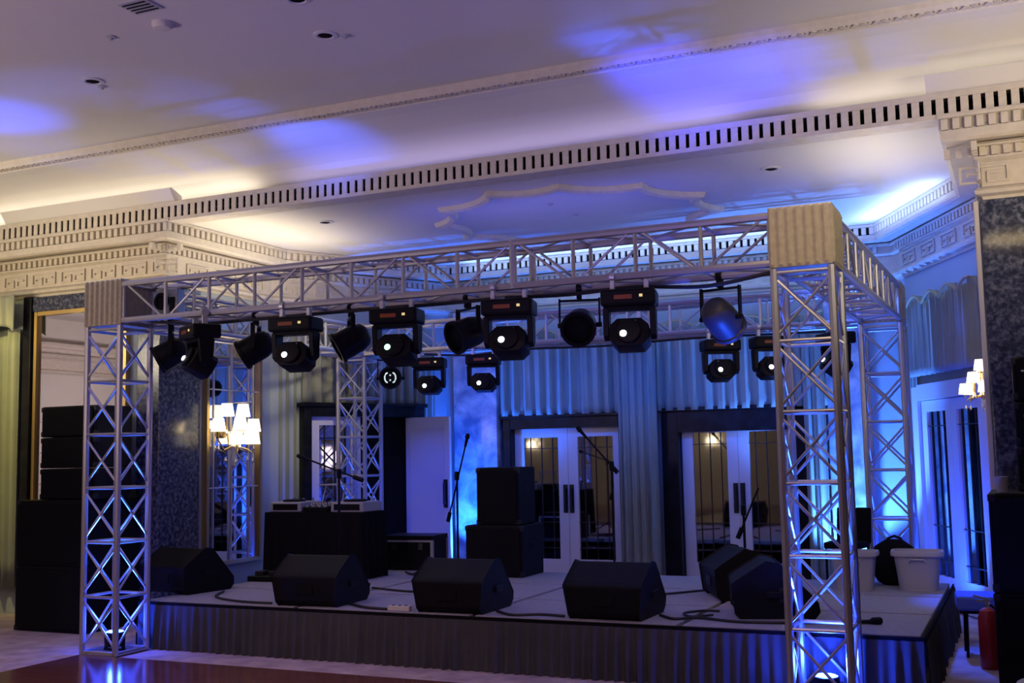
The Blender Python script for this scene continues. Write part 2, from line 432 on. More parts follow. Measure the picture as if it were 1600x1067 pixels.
tr14 = thing('trim_14', 'plaster cornice on the far left wall, seen in the framed mirror', None, (0, 0, 0), kind='structure')
FARP = [(-17.62, -7.0), (-17.62, 8.3)]
sweep(FARP, [(0.30, 3.995), (-0.015, 3.995), (-0.015, 3.97), (0.03, 3.965), (0.03, 3.885), (0.0, 3.88), (0.0, 3.815), (0.03, 3.80), (0.30, 3.84)]).obj('crown', 'stucco', tr14)
sweep(FARP, [(0.36, 3.85), (0.20, 3.80), (0.20, 3.785), (0.235, 3.78), (0.235, 3.715), (0.21, 3.71), (0.255, 3.67), (0.255, 3.49), (0.20, 3.455), (0.21, 3.43), (0.255, 3.39), (0.36, 3.39)]).obj('frieze', 'stucco', tr14)
# star shaped ceiling moulding
tr6c = (-4.05, 10.42)
cus = [(-1.00, -0.90), (-0.30, -1.30), (0.36, -1.24), (1.02, -0.90), (1.41, -0.28), (1.41, 0.42), (1.0, 1.0), (0.34, 1.3), (-0.36, 1.3), (-1.0, 1.05), (-1.41, 0.42), (-1.37, -0.28)]
pts = []
for i in range(12):
    a = Vector(cus[i]); b = Vector(cus[(i + 1) % 12]); m = (a + b) / 2
    for k in range(8):
        u = k / 8; p = a.lerp(b, u) - m.normalized() * 0.13 * (1 - (2 * u - 1) ** 2) ** 0.8
        pts.append((p.x, p.y, 0.0))
mo = MB().tube(pts, 0.055, 8, closed=True).obj('trim_6', 'stucco', kind='structure', smooth=True, loc=(tr6c[0], tr6c[1], 3.995))
tag(mo, 'raised scalloped star moulding on the alcove ceiling')

# ------------------------------------------------------------------ wall dressing: marble, mirrors
def clad(name, label, c, s, mat, rz=0.0, bevel=0.01):
    o = MB().box((0, 0, 0), s).obj(name, mat, kind='structure', bevel=bevel)
    o.location = c; o.rotation_euler = (0, 0, rz)
    return tag(o, label)
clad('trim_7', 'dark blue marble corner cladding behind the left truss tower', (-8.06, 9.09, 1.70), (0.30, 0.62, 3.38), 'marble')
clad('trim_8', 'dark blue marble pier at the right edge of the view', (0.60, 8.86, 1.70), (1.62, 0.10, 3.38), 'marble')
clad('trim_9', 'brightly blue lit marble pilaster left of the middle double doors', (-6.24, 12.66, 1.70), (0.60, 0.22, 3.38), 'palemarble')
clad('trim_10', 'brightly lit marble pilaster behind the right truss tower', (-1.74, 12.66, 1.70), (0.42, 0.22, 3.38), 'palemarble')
clad('trim_11', 'black stone strip between the left curtain and the framed mirror', (-9.73, 8.80, 1.70), (0.12, 0.10, 3.38), 'blackframe')
clad('trim_12', 'marble lintel over the framed mirror at left', (-9.0, 8.81, 3.30), (1.34, 0.08, 0.16), 'marble')
clad('trim_13', 'pale timber reveal edge of the right marble pier', (-0.235, 8.93, 1.70), (0.04, 0.2, 3.38), 'plaster')

def wall_mirror(name, label, loc, rz, w, z0, z1, bars=(), rails=()):
    t = thing(name, label, 'mirror', loc, rz)
    MB().box((w / 2, 0.0, (z0 + z1) / 2), (w, 0.02, z1 - z0)).obj('mirror_glass', 'mirror', t)
    fr = 0.04
    for x in (0, w):
        MB().box((x, -0.015, (z0 + z1) / 2), (fr, 0.06, z1 - z0 + fr)).obj('frame_stile', 'gold', t)
    for z in (z0, z1):
        MB().box((w / 2, -0.015, z), (w - fr, 0.05, fr)).obj('frame_rail', 'gold', t)
    for x in bars: MB().box((x, -0.016, (z0 + z1) / 2), (0.014, 0.012, z1 - z0 - fr)).obj('mirror_bar', 'steel', t)
    for z in rails: MB().box((w / 2, -0.018, z), (w - fr, 0.012, 0.014)).obj('mirror_bar', 'steel', t)
    return t
wall_mirror('wall_mirror', 'tall gilt framed mirror above the left black loudspeakers', (-9.64, 8.83, 0), 0, 1.26, 0.4, 3.20)
wall_mirror('wall_mirror', 'tall panelled mirror behind the lit shaded sconce on the left return wall', (-7.895, 9.46, 0), PI / 2, 0.90, 0.5, 3.3, (0.12, 0.42, 0.72), (1.3, 2.35))

# ------------------------------------------------------------------ drapery
def drape(x0, x1, z0, z1, amp=0.035, wave=0.16, seed=0, scallop=0.0, gather=0.0, sc_w=0.42, bottom=0.0):
    rnd = random.Random(seed); n = max(12, int((x1 - x0) / wave * 10)); rows = 10
    ph = rnd.random() * 6; vs = []; fs = []
    jit = [rnd.uniform(0.7, 1.25) for _ in range(60)]
    for j in range(rows + 1):
        v = j / rows
        for i in range(n + 1):
            u = i / n; s = u * (x1 - x0) / wave
            k = jit[int(s) % 60]
            y = math.sin(2 * PI * s + ph + 0.5 * math.sin(s * 1.3)) * amp * k * (1 - 0.25 * v) + 0.3 * amp * math.sin(4.4 * PI * s + 1.2 + v)
            x = x0 + u * (x1 - x0)
            if gather: x = (x0 + x1) / 2 + (x - (x0 + x1) / 2) * (1 - gather * math.sin(PI * min(1, (1 - v) * 1.2)))
            top = z1 + scallop * abs(math.sin(PI * (x - x0) / sc_w)) * (1 if scallop else 0)
            bot = z0 + bottom * abs(math.sin(PI * (x - x0) / sc_w))
            vs.append((x, y, bot + (top - bot) * v))
    for j in range(rows):
        for i in range(n):
            a = j * (n + 1) + i
            fs.append((a, a + 1, a + n + 2, a + n + 1))
    return MB().add(vs, fs)

def curtain(name, label, loc, rz, x0, x1, z0, z1, cat='curtain', fringe=False, mat='drape', **kw):
    t = thing(name, label, cat, loc, rz)
    o = drape(x0, x1, z0, z1, **kw).obj('cloth', mat, t, smooth=True)
    md = o.modifiers.new('thickness', 'SOLIDIFY'); md.thickness = 0.006
    sc = kw.get('scallop', 0); sw = kw.get('sc_w', 0.42)
    if fringe:
        n = int((x1 - x0) / 0.03)
        pt = [(x0 + (x1 - x0) * i / n, -0.055, z1 + sc * abs(math.sin(PI * (x1 - x0) * i / n / sw)) - 0.01) for i in range(n + 1)]
        MB().tube(pt, 0.014, 6).obj('cord_trim', 'fringe', t, smooth=True)
    return t
LD = ((-7.89, 10.68), math.atan2(1.95, 1.05))         # left angled wall: origin, rotation
RD = ((-1.06, 12.60), math.atan2(-1.90, 0.92))        # right angled wall
curtain('valance', 'wide pleated valance over the two middle double doors', (-3.85, 12.58, 0), 0, -2.08, 1.90, 2.06, 3.04, 'valance', True, 'valance', seed=1, wave=0.15, scallop=0.07)
curtain('curtain', 'full length pleated curtain between the two middle double doors', (-4.08, 12.43, 0), 0, -0.23, 0.23, 0.02, 3.04, seed=2, wave=0.10, amp=0.03)
curtain('curtain', 'narrow drape hanging right of the right hand double doors', (-2.06, 12.43, 0), 0, -0.13, 0.10, 0.02, 3.04, seed=8, wave=0.10, amp=0.03)
curtain('curtain', 'pale full length curtain left of the angled left door', (*LD[0], 0), LD[1], 0.02, 0.30, 0.02, 3.1, seed=3, wave=0.09, amp=0.035)
v = curtain('valance', 'pale pleated valance over the open door at left', (LD[0][0] + 0.09, LD[0][1] - 0.05, 0), LD[1], 0.31, 1.89, 2.22, 3.0, 'valance', True, 'valance', seed=4, wave=0.14, scallop=0.07)
curtain('curtain', 'blue lit curtain between the open left door and the marble pilaster', (LD[0][0] + 0.07, LD[0][1] - 0.04, 0), LD[1], 1.9, 2.16, 0.02, 3.0, seed=5, wave=0.09, amp=0.03)
curtain('curtain', 'blue lit full length curtain behind the right rear truss tower', (RD[0][0] - 0.04, RD[0][1] - 0.02, 0), RD[1], -0.02, 0.33, 0.02, 3.0, seed=6, wave=0.10, amp=0.022)
curtain('valance', 'scalloped valance with corded edge over the angled right door', (RD[0][0] - 0.145, RD[0][1] - 0.065, 0), RD[1], 0.05, 2.0, 2.30, 3.02, 'valance', True, 'valance', seed=7, wave=0.15, scallop=0.09)
curtain('curtain', 'olive curtain hanging at the far left edge of the view', (-11.0, 8.745, 0), 0, 0.0, 1.2, 0.3, 3.05, seed=9, wave=0.17, amp=0.042)
curtain('valance', 'olive valance with scalloped hem at the far left edge', (-11.0, 8.62, 0), 0, 0.0, 1.24, 2.98, 3.40, 'valance', False, 'valance', seed=10, wave=0.2, amp=0.02, bottom=0.09)

# ------------------------------------------------------------------ doors
def leaf(parent, x0, x1, z0, z1, name='door_leaf', glass=True, handle=None, y=0.0):
    st = 0.125; bt = 0.30; tp = 0.11
    fr = MB()
    if glass:
        fr.box(((x0 + st / 2 + x0) / 2 + st / 4, y, (z0 + z1) / 2), (st, 0.045, z1 - z0)).box((x1 - st / 2, y, (z0 + z1) / 2), (st, 0.045, z1 - z0))
        fr.box(((x0 + x1) / 2, y, z1 - tp / 2), (x1 - x0 - 2 * st, 0.045, tp)).box(((x0 + x1) / 2, y, z0 + bt / 2), (x1 - x0 - 2 * st, 0.045, bt))
        lf = fr.obj(name, 'door', parent)
        gx0, gx1, gz0, gz1 = x0 + st, x1 - st, z0 + bt, z1 - tp
        MB().box(((gx0 + gx1) / 2, y + 0.005, (gz0 + gz1) / 2), (gx1 - gx0, 0.01, gz1 - gz0)).obj('pane', 'pane', lf)
        w = gx1 - gx0
        for fx in (0.18, 0.5, 0.82): MB().box((gx0 + w * fx, y - 0.006, (gz0 + gz1) / 2), (0.009, 0.012, gz1 - gz0)).obj('glazing_bar', 'lead', lf)
        for fz in (0.09, 0.30, 0.91): MB().box(((gx0 + gx1) / 2, y - 0.007, gz0 + (gz1 - gz0) * fz), (w, 0.012, 0.009)).obj('glazing_bar', 'lead', lf)
    else:
        fr.box(((x0 + x1) / 2, y, (z0 + z1) / 2), (x1 - x0, 0.045, z1 - z0))
        lf = fr.obj(name, 'door', parent, bevel=0.004)
        MB().box(((x0 + x1) / 2, y - 0.026, z1 - 0.13), (x1 - x0 - 0.16, 0.012, 0.02)).obj('panel_bead', 'door', lf)
        for xx in (x0 + 0.08, x1 - 0.08): MB().box((xx, y - 0.026, (z0 + z1) / 2), (0.016, 0.012, z1 - z0 - 0.24)).obj('panel_bead', 'door', lf)
    if handle is not None:
        MB().box((handle, y - 0.028, z0 + (z1 - z0) * 0.545), (0.055, 0.012, 0.34)).box((handle, y - 0.06, z0 + (z1 - z0) * 0.545), (0.022, 0.02, 0.26)).box((handle, y - 0.04, z0 + (z1 - z0) * 0.545 + 0.11), (0.02, 0.04, 0.02)).box((handle, y - 0.04, z0 + (z1 - z0) * 0.545 - 0.11), (0.02, 0.04, 0.02)).obj('handle', 'lead', lf)
    return lf

def door_frame(parent, x0, x1, z1, ww):
    for a, b in ((x0, x0 + ww), (x1 - ww, x1)):
        MB().box(((a + b) / 2, -0.06, z1 / 2), (ww, 0.16, z1)).obj('frame_jamb', 'blackframe', parent, bevel=0.012)
    MB().box(((x0 + x1) / 2, -0.06, z1 - ww * 0.6), (x1 - x0 - 2 * ww, 0.16, ww * 1.2)).obj('frame_head', 'blackframe', parent)
    MB().box(((x0 + x1) / 2, -0.075, z1 + 0.02), (x1 - x0 + 0.06, 0.20, 0.05)).obj('frame_cap', 'blackframe', parent, bevel=0.012)

d = thing('door_1', 'white glazed double doors in a black frame behind the stage loudspeaker stack', None, (0, 12.76, 0), kind='structure')
door_frame(d, -5.90, -4.28, 2.03, 0.11)
leaf(d, -5.785, -5.082, 0.02, 1.90, handle=-5.12); leaf(d, -5.078, -4.375, 0.02, 1.90, handle=-5.04)
d = thing('door_2', 'white glazed double doors in a black frame beside the right truss tower', None, (0, 12.76, 0), kind='structure')
door_frame(d, -3.86, -2.13, 2.05, 0.20)
leaf(d, -3.645, -2.997, 0.02, 1.91, handle=-3.035); leaf(d, -2.993, -2.345, 0.02, 1.91, handle=-2.955)
d = thing('door_3', 'angled left doorway with one white glazed leaf shut and one leaf swung open', None, (*LD[0], 0), LD[1], kind='structure')
door_frame(d, 0.30, 1.96, 2.20, 0.10)
leaf(d, 0.40, 1.08, 0.02, 2.09, y=-0.05)
MB().box((1.13, -0.012, 1.05), (1.5, 0.016, 2.06)).obj('doorway_dark', 'slot', d)  # black sheet stands in for the dark beyond the open doorway
e = Vector((-7.02, 12.20)); ang = math.atan2(-0.10, 0.8) - LD[1]
inv = Matrix.Rotation(-LD[1], 2) @ (e - Vector(LD[0]))
ol = leaf(d, 0, 0.66, 0.02, 2.07, glass=False, handle=0.60, name='open_leaf')
ol.location = (inv.x, inv.y, 0); ol.rotation_euler = (0, 0, ang)
ol['label'] = 'plain white door leaf swung open'
d = thing('door_4', 'blue lit glazed double doors on the angled right wall', None, (*RD[0], 0), RD[1], kind='structure')
MB().box((0.30, -0.05, 1.1), (0.14, 0.12, 2.2)).obj('frame_jamb', 'door', d); MB().box((1.90, -0.05, 1.1), (0.14, 0.12, 2.2)).obj('frame_jamb', 'door', d)
MB().box((1.10, -0.05, 2.14), (1.46, 0.12, 0.16)).obj('frame_head', 'door', d)
leaf(d, 0.38, 1.098, 0.02, 2.05, y=-0.05); leaf(d, 1.102, 1.82, 0.02, 2.05, y=-0.05)

# ================================================================== STAGE
st = thing('stage_platform', 'low grey carpeted stage with a dark pleated skirt', 'stage', (-3.86, 7.63, 0))
ZS = 0.40
dw = 1.6
panel = MB().box((0, 0, 0), (dw - 0.045, 0.955, 0.05)).mesh('deck_panel', 'deck', bevel=0.006)
for i in range(4):
    for j in range(3):
        link('deck_panel', panel, st, loc=(-3.2 + dw * (i + 0.5), 0.01 + 0.5 + j * 1.0, ZS - 0.025))
MB().box((0, 1.5, 0.335), (6.36, 2.96, 0.03)).obj('deck_frame', 'edge', st)
MB().box((0, -0.004, ZS - 0.022), (6.42, 0.012, 0.036)).box((3.208, 1.5, ZS - 0.022), (0.012, 3.0, 0.036)).box((-3.208, 1.5, ZS - 0.022), (0.012, 3.0, 0.036)).obj('edge_strip', 'edge', st)
def skirt(x0, x1, seed):
    rnd = random.Random(seed); n = int((x1 - x0) * 90); vs = []; fs = []; rows = 6
    ks = [rnd.uniform(0.4, 1.3) for _ in range(400)]; of = [rnd.uniform(-0.6, 0.6) for _ in range(400)]
    for j in range(rows + 1):
        v = j / rows
        for i in range(n + 1):
            x = x0 + (x1 - x0) * i / n; s = (x - x0) / 0.085; q = int(s)
            y = -0.012 - (0.5 + 0.5 * math.sin(2 * PI * s + of[q // 3 % 400] + (1 - v) * of[q // 2 % 400])) * (0.008 + 0.034 * (1 - v) ** 0.7) * ks[q % 400]
            vs.append((x, y, 0.004 + 0.368 * v))
    for j in range(rows):
        for i in range(n):
            a = j * (n + 1) + i; fs.append((a, a + 1, a + n + 2, a + n + 1))
    return MB().add(vs, fs)
skirt(-3.2, 3.2, 3).obj('skirt', 'skirt', st, smooth=True)
o = skirt(0, 3.0, 5).obj('skirt', 'skirt', st, smooth=True); o.location = (3.2, 0, 0); o.rotation_euler = (0, 0, PI / 2)
o = skirt(0, 3.0, 6).obj('skirt', 'skirt', st, smooth=True); o.location = (-3.2, 3.0, 0); o.rotation_euler = (0, 0, -PI / 2)

# ================================================================== TRUSS
HB = 0.18; ZR = [0.03, 0.48, 0.93, 1.38, 1.83, 2.28, 2.72]
def tower(label, x, y):
    t = thing('truss_tower', label, 'truss', (x, y, 0), 0, 'lit truss towers')
    MB().box((0, 0, 0.006 + 0.01), (0.40, 0.40, 0.012)).obj('base_plate', 'alu', t, bevel=0.003)
    C = [(-HB, -HB), (HB, -HB), (HB, HB), (-HB, HB)]
    for c in C: bar('leg', (*c, 0.02), (*c, 2.745), 0.026, 'alu', t)
    for k in range(4):
        a, b = C[k], C[(k + 1) % 4]
        for z in ZR: bar('rung', (*a, z), (*b, z), 0.0125, 'alu', t)
        for z, z2 in zip(ZR, ZR[1:]):
            bar('brace', (*a, z + 0.03), (*b, z2 - 0.03), 0.010, 'alu', t)
            bar('brace', (*b, z + 0.03), (*a, z2 - 0.03), 0.010, 'alu', t)
    return t
TW = {'FL': (-7.08, 7.36), 'FR': (-1.23, 7.36), 'BL': (-7.10, 11.24), 'BR': (-1.18, 11.10)}
tower('front left truss tower standing before the left end of the stage', *TW['FL'])
tower('front right truss tower, the nearest one, with bright blue base', *TW['FR'])
tower('rear left truss tower in front of the open white door', *TW['BL'])
tower('rear right truss tower behind the white plastic tubs', *TW['BR'])

def beam(label, a, b, nb, joints=(), flip=0):
    """box truss from a to b (both x,y), local x along the beam"""
    A = Vector((*a, 0)); B = Vector((*b, 0)); L = (B - A).length
    t = thing('truss_beam', label, 'truss', (a[0], a[1], 2.94), math.atan2(B.y - A.y, B.x - A.x), 'overhead truss beams')
    h = 0.155; w = 0.175
    for y in (-w, w):
        for z in (-h, h): bar('chord', (0, y, z), (L, y, z), 0.027, 'alu', t)
    dx = L / nb
    for i in range(nb + 1):
        x = i * dx
        for y in (-w, w): bar('upright', (x, y, -h), (x, y, h), 0.015, 'alu', t)
        for z in (-h, h): bar('rung', (x, -w, z), (x, w, z), 0.0125, 'alu', t)
        if i < nb:
            up = (i + flip) % 2
            for y in (-w, w): bar('brace', (x + 0.03, y, -h if up else h), (x + dx - 0.03, y, h if up else -h), 0.010, 'alu', t)
            for z in (-h, h): bar('brace', (x, -w if up else w, z), (x + dx, w if up else -w, z), 0.009, 'alu', t)
    for x in joints:
        for y in (-w, w): bar('joint_post', (x, y, -h - 0.02), (x, y, h + 0.02), 0.028, 'alu', t)
    return t
beam('front truss beam carrying five large moving heads', (-6.87, 7.36), (-1.43, 7.36), 12, (3.62,))
beam('rear truss beam crossing in front of the blue curtains', (-6.90, 11.22), (-1.38, 11.12), 12, (3.35,), 1)
beam('left side truss beam running back from the left corner block', (-7.08, 7.58), (-7.10, 11.04), 9)
beam('right side truss beam running back from the tan corner block', (-1.23, 7.58), (-1.18, 10.90), 9, (), 1)

def corner_block(label, x, y, s=0.40):
    t = thing('corner_block', label, 'corner block', (x, y, 2.752), 0, 'cloth covered truss corners')
    # four padded faces with vertical pleats and faint horizontal quilting
    n = 14; hgt = 0.385
    for k in range(4):
        vs = []; fs = []; m = 56; r = 20
        for j in range(r + 1):
            for i in range(m + 1):
                u = -s / 2 + s * i / m; z = hgt * j / r
                edge = 0 if (i in (0, m) or j in (0, r)) else 1
                y0 = -s / 2 - edge * (0.006 + 0.007 * math.sin(2 * PI * n / 2 * i / m) + 0.003 * math.sin(2 * PI * 8 * j / r))
                vs.append((u, y0, z))
        for j in range(r):
            for i in range(m):
                a = j * (m + 1) + i; fs.append((a, a + 1, a + m + 2, a + m + 1))
        o = MB().add(vs, fs).obj('cloth_panel', 'bark', t, smooth=True); o.rotation_euler = (0, 0, k * PI / 2)
    MB().box((0, 0, hgt), (s, s, 0.012)).obj('top_plate', 'alu', t); MB().box((0, 0, 0.006), (s, s, 0.012)).obj('bottom_plate', 'alu', t)
    return t
corner_block('greyish corner block on top of the front left tower', *TW['FL'])
corner_block('tan pleated corner block on top of the front right tower', *TW['FR'])
corner_block('small tan corner block on top of the rear left tower', *TW['BL'], 0.39)
corner_block('corner block on top of the rear right tower', *TW['BR'], 0.39)

# ------------------------------------------------------------------ light fixtures on the truss
def moving_head(label, loc, rz, lens, tilt, group, scale=1.0):
    t = thing('moving_head_light', label, 'stage light', loc, rz, group)
    for x in (-0.115, 0.115):
        MB().box((x, 0, -0.05), (0.03, 0.045, 0.10)).tube([(x - 0.018, 0, 0.0), (x + 0.018, 0, 0.0)], 0.036, 12).obj('clamp', 'steel', t, bevel=0.004)
    b = MB().box((0, 0, -0.155), (0.37, 0.24, 0.115)).obj('base', 'black', t, bevel=0.02)
    MB().box((-0.03, -0.122, -0.155), (0.12, 0.006, 0.028)).obj('display', 'display', b)
    MB().box((0.09, -0.122, -0.15), (0.022, 0.006, 0.018)).obj('status_light', 'led', b)
    yk = MB().box((0, 0, -0.222), (0.34, 0.12, 0.028))
    for x in (-0.158, 0.158): yk.prism([(-0.065, -0.22), (0.065, -0.22), (0.05, -0.41), (0, -0.44), (-0.05, -0.41)], 'x', x - 0.02, x + 0.02)
    yk.obj('yoke', 'black', t, bevel=0.006)
    R = Matrix.Rotation(tilt, 3, 'X')
    hd = MB()
    prof = [(-0.13, -0.06), (-0.13, 0.04), (-0.08, 0.085), (0.08, 0.085), (0.13, 0.04), (0.13, -0.06), (0.085, -0.105), (-0.085, -0.105)]
    hd.prism([(u, w) for u, w in prof], 'y', -0.09, 0.10)
    hd.lathe([(0.085, 0.0), (0.085, 0.03), (0.078, 0.035)], (0, -0.085, -0.01), 16, Matrix.Rotation(PI / 2, 3, 'X'))
    hd.v = [tuple(R @ Vector(v) + Vector((0, 0, -0.395))) for v in hd.v]
    ho = hd.obj('head', 'black', t, bevel=0.01, smooth=True)
    g = MB().box((0.0, -0.093, 0.052), (0.10, 0.012, 0.03)); g.v = [tuple(R @ Vector(v) + Vector((0, 0, -0.395))) for v in g.v]
    g.obj('head_window', 'headglass', ho)
    ln = MB().lathe([(0.024, 0.0), (0.020, 0.010), (0.010, 0.014)], (-0.035, -0.118, -0.03), 14, Matrix.Rotation(PI / 2, 3, 'X'))
    ln.v = [tuple(R @ Vector(v) + Vector((0, 0, -0.395))) for v in ln.v]
    ln.obj('lens', lens, ho, smooth=True)
    return t
YF = 7.19; ZF = 2.785
GF = 'moving heads along the front truss'
moving_head('leftmost moving head on the front truss beside the greyish corner block', (-6.06, YF, ZF), -0.55, 'lens_white', -0.5, GF)
moving_head('second moving head from the left on the front truss', (-5.12, YF, ZF), 0.15, 'lens_white', -0.25, GF)
moving_head('moving head with a green lens at the middle left of the front truss', (-4.21, YF, ZF), 0.2, 'lens_green', -0.3, GF)
moving_head('moving head beside the joint post in the middle of the front truss', (-3.29, YF, ZF), 0.22, 'lens_white', -0.3, GF)
moving_head('rightmost large moving head on the front truss', (-2.39, YF, ZF), 0.2, 'lens_white', -0.2, GF)
GB = 'moving heads along the rear truss'
YB = 11.03
moving_head('small moving head on the rear truss above the open white door', (-6.05, YB + 0.01, ZF), 0.3, 'lens_white', -0.1, GB)
moving_head('small moving head on the rear truss before the blue marble pilaster', (-5.37, YB, ZF), 0.3, 'lens_white', -0.1, GB)
moving_head('small moving head on the rear truss above the right double doors', (-2.72, YB - 0.05, ZF), 0.5, 'lens_white', -0.2, GB)
moving_head('small moving head on the rear truss half behind the right front tower', (-2.22, YB - 0.06, ZF), 0.5, 'lens_white', -0.2, GB)
moving_head('dark moving head seen right of the front right tower', (-1.60, YB - 0.07, ZF), -0.9, 'lens_white', -0.6, GB)

def par(label, loc, rz, tilt, group, drop=0.27, mat='black', glint=False, yoke=True):
    t = thing('par_light', label, 'stage light', loc, rz, group)
    MB().box((0, 0, -0.03), (0.035, 0.05, 0.10)).tube([(-0.02, 0, 0), (0.02, 0, 0)], 0.036, 12).obj('clamp', 'black', t, bevel=0.004)
    br = MB().box((0, 0, -0.09), (0.30, 0.035, 0.014))
    for x in (-0.145, 0.145): br.box((x, 0, -0.09 - (drop - 0.09) / 2), (0.012, 0.035, drop - 0.09 + 0.03))
    br.obj('bracket', 'black', t)
    R = Matrix.Rotation(tilt, 3, 'X')
    c = Vector((0, 0, -drop))
    dr = MB().lathe([(0.055, 0.15), (0.095, 0.12), (0.115, 0.05), (0.118, -0.10), (0.13, -0.105), (0.13, -0.135), (0.105, -0.135), (0.10, -0.09)], (0, 0, 0), 20, Matrix.Rotation(-PI / 2, 3, 'X'))
    dr.v = [tuple(R @ Vector(v) + c) for v in dr.v]
    do = dr.obj('can', mat, t, smooth=True)
    for s in (-1, 1): MB().tube([(s * 0.112, 0, -drop), (s * 0.16, 0, -drop)], 0.018, 10).obj('knob', 'black', do, smooth=True)
    ln = MB().lathe([(0.095, 0.0), (0.06, 0.014), (0.01, 0.02)], (0, -0.105, 0), 20, Matrix.Rotation(PI / 2, 3, 'X'))
    ln.v = [tuple(R @ Vector(v) + c) for v in ln.v]
    ln.obj('lens', 'grille', do, smooth=True)
    if glint:  # glowing marks stand in for the reflection on the lens ring
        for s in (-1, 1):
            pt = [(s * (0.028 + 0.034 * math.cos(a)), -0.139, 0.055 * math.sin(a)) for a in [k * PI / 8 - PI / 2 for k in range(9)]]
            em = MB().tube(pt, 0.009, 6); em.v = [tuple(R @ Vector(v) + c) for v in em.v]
            em.obj('glint_bracket', 'glint', do, smooth=True)
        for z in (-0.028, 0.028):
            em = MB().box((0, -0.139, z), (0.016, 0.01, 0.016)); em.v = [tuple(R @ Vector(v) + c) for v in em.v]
            em.obj('glint_dot', 'glint', do)
    return t
GP = 'black par cans along the front truss'
YP = 7.53
par('black par can left of the leftmost moving head', (-6.66, YP, ZF), -0.9, 0.5, GP)
par('black par can hanging left of the second moving head', (-5.76, YP, ZF), -1.1, 0.5, GP)
par('black par can hanging left of the green lens moving head', (-4.83, YP, ZF), -0.9, 0.5, GP)
par('black par can turned left of the middle joint post', (-3.79, YP, ZF), -0.55, 0.35, GP)
par('black par can left of the rightmost large moving head', (-2.885, YP, ZF), 0.25, 0.35, GP)
par('par can with blue lit body in a wide bracket near the tan corner block', (-1.85, YP, ZF), 2.9, 0.5, GP, 0.29, 'darkgrey')
par('round black lamp with a painted white bracket emblem on the rear truss', (-6.58, YB + 0.05, ZF), 0.5, 0.0, 'single lamp on the rear truss', 0.30, glint=True)

# odds and ends inside the left end of the front beam
t = thing('power_box', 'grey dimmer box with a round fan in the left end of the front beam', 'electrical box', (-6.64, 7.46, 2.79))
MB().box((0, 0.03, 0.155), (0.24, 0.1, 0.25)).obj('case', 'fan', t, bevel=0.01)
MB().lathe([(0.075, 0), (0.075, 0.02), (0.05, 0.02), (0.05, 0.005)], (-0.04, -0.022, 0.17), 18, Matrix.Rotation(PI / 2, 3, 'X')).obj('fan_ring', 'black', t, smooth=True)
MB().box((0.07, -0.025, 0.14), (0.05, 0.015, 0.12)).obj('socket', 'black', t)

# cables along the front beam
def cable(label, pts, r=0.012, group=None, mat='cable', name='cable'):
    P = [Vector(p) for p in pts]; out = []
    for i in range(len(P) - 1):
        p0 = P[max(0, i - 1)]; p1 = P[i]; p2 = P[i + 1]; p3 = P[min(len(P) - 1, i + 2)]
        for k in range(7):
            u = k / 7
            out.append(0.5 * ((2 * p1) + (p2 - p0) * u + (2 * p0 - 5 * p1 + 4 * p2 - p3) * u * u + (3 * p1 - p0 - 3 * p2 + p3) * u ** 3))
    out.append(P[-1])
    o = MB().tube(out, r, 7).obj(name, mat, smooth=True)
    return tag(o, label, 'cable', group)
cable('black power cable sagging under the left half of the front beam', [(-6.8, 7.38, 2.80), (-6.3, 7.37, 2.735), (-5.7, 7.38, 2.73), (-5.3, 7.37, 2.73), (-4.8, 7.38, 2.735), (-4.0, 7.37, 2.73), (-3.5, 7.38, 2.735)], 0.014)
cable('black power cable lying under the right half of the front beam', [(-3.4, 7.37, 2.735), (-2.9, 7.36, 2.72), (-2.4, 7.37, 2.735), (-1.9, 7.36, 2.70), (-1.45, 7.37, 2.76)], 0.014)
cable('black cable looped along the rear beam', [(-6.2, 11.2, 2.75), (-5.6, 11.2, 2.71), (-5.0, 11.2, 2.74), (-4.0, 11.18, 2.72), (-3.0, 11.15, 2.74), (-1.6, 11.14, 2.72)], 0.012)

# floor pars inside the towers (they shine up the towers)
def floor_par(label, x, y, z, energy, target, deg=70, splash=0.0, color=BLUE):
    t = thing('floor_par_light', label, 'stage light', (x, y, z), 0, 'blue uplights on the floor')
    MB().lathe([(0.02, 0.03), (0.075, 0.035), (0.085, 0.07), (0.085, 0.15), (0.078, 0.152)], (0, 0, 0), 16).obj('can', 'black', t, smooth=True)
    MB().lathe([(0.074, 0.1535), (0.06, 0.16), (0.02, 0.163)], (0, 0, 0), 16).obj('lens', 'lens_blue', t, smooth=True)
    MB().box((-0.095, 0, 0.06), (0.012, 0.03, 0.12)).box((0.095, 0, 0.06), (0.012, 0.03, 0.12)).box((0, 0, 0.006), (0.2, 0.05, 0.012)).obj('bracket', 'black', t)
    l = spot('lamp', (0, 0, 0), (0, 0, 1), color, energy, deg, 0.5, 0.06)
    l.parent = t; aim(l, (0, 0, 0.18), Vector(target) - Vector((x, y, z)))
    if splash:
        p = point('lamp', (0, 0, 0.22), (0.02, 0.06, 1.0), splash, 0.05); p.parent = t
    return t
floor_par('blue uplight inside the front left tower', *TW['FL'], 0.022, 430, (-7.08, 7.36, 3), 44, 24.0, (0.03, 0.12, 1.0))
floor_par('blue uplight inside the front right tower', *TW['FR'], 0.022, 460, (-1.23, 7.36, 3), 44, 42.0, (0.03, 0.12, 1.0))
spot('par_beam', (-1.31, 7.30, 0.45), (-1.85, 7.48, 2.5), BLUE, 900, 14, 0.5, 0.04)
floor_par('blue uplight inside the rear left tower', *TW['BL'], 0.022, 120, (-7.10, 11.24, 3), 44, 1.5)
floor_par('blue uplight inside the rear right tower', *TW['BR'], 0.022, 120, (-1.18, 11.10, 3), 44, 1.5)
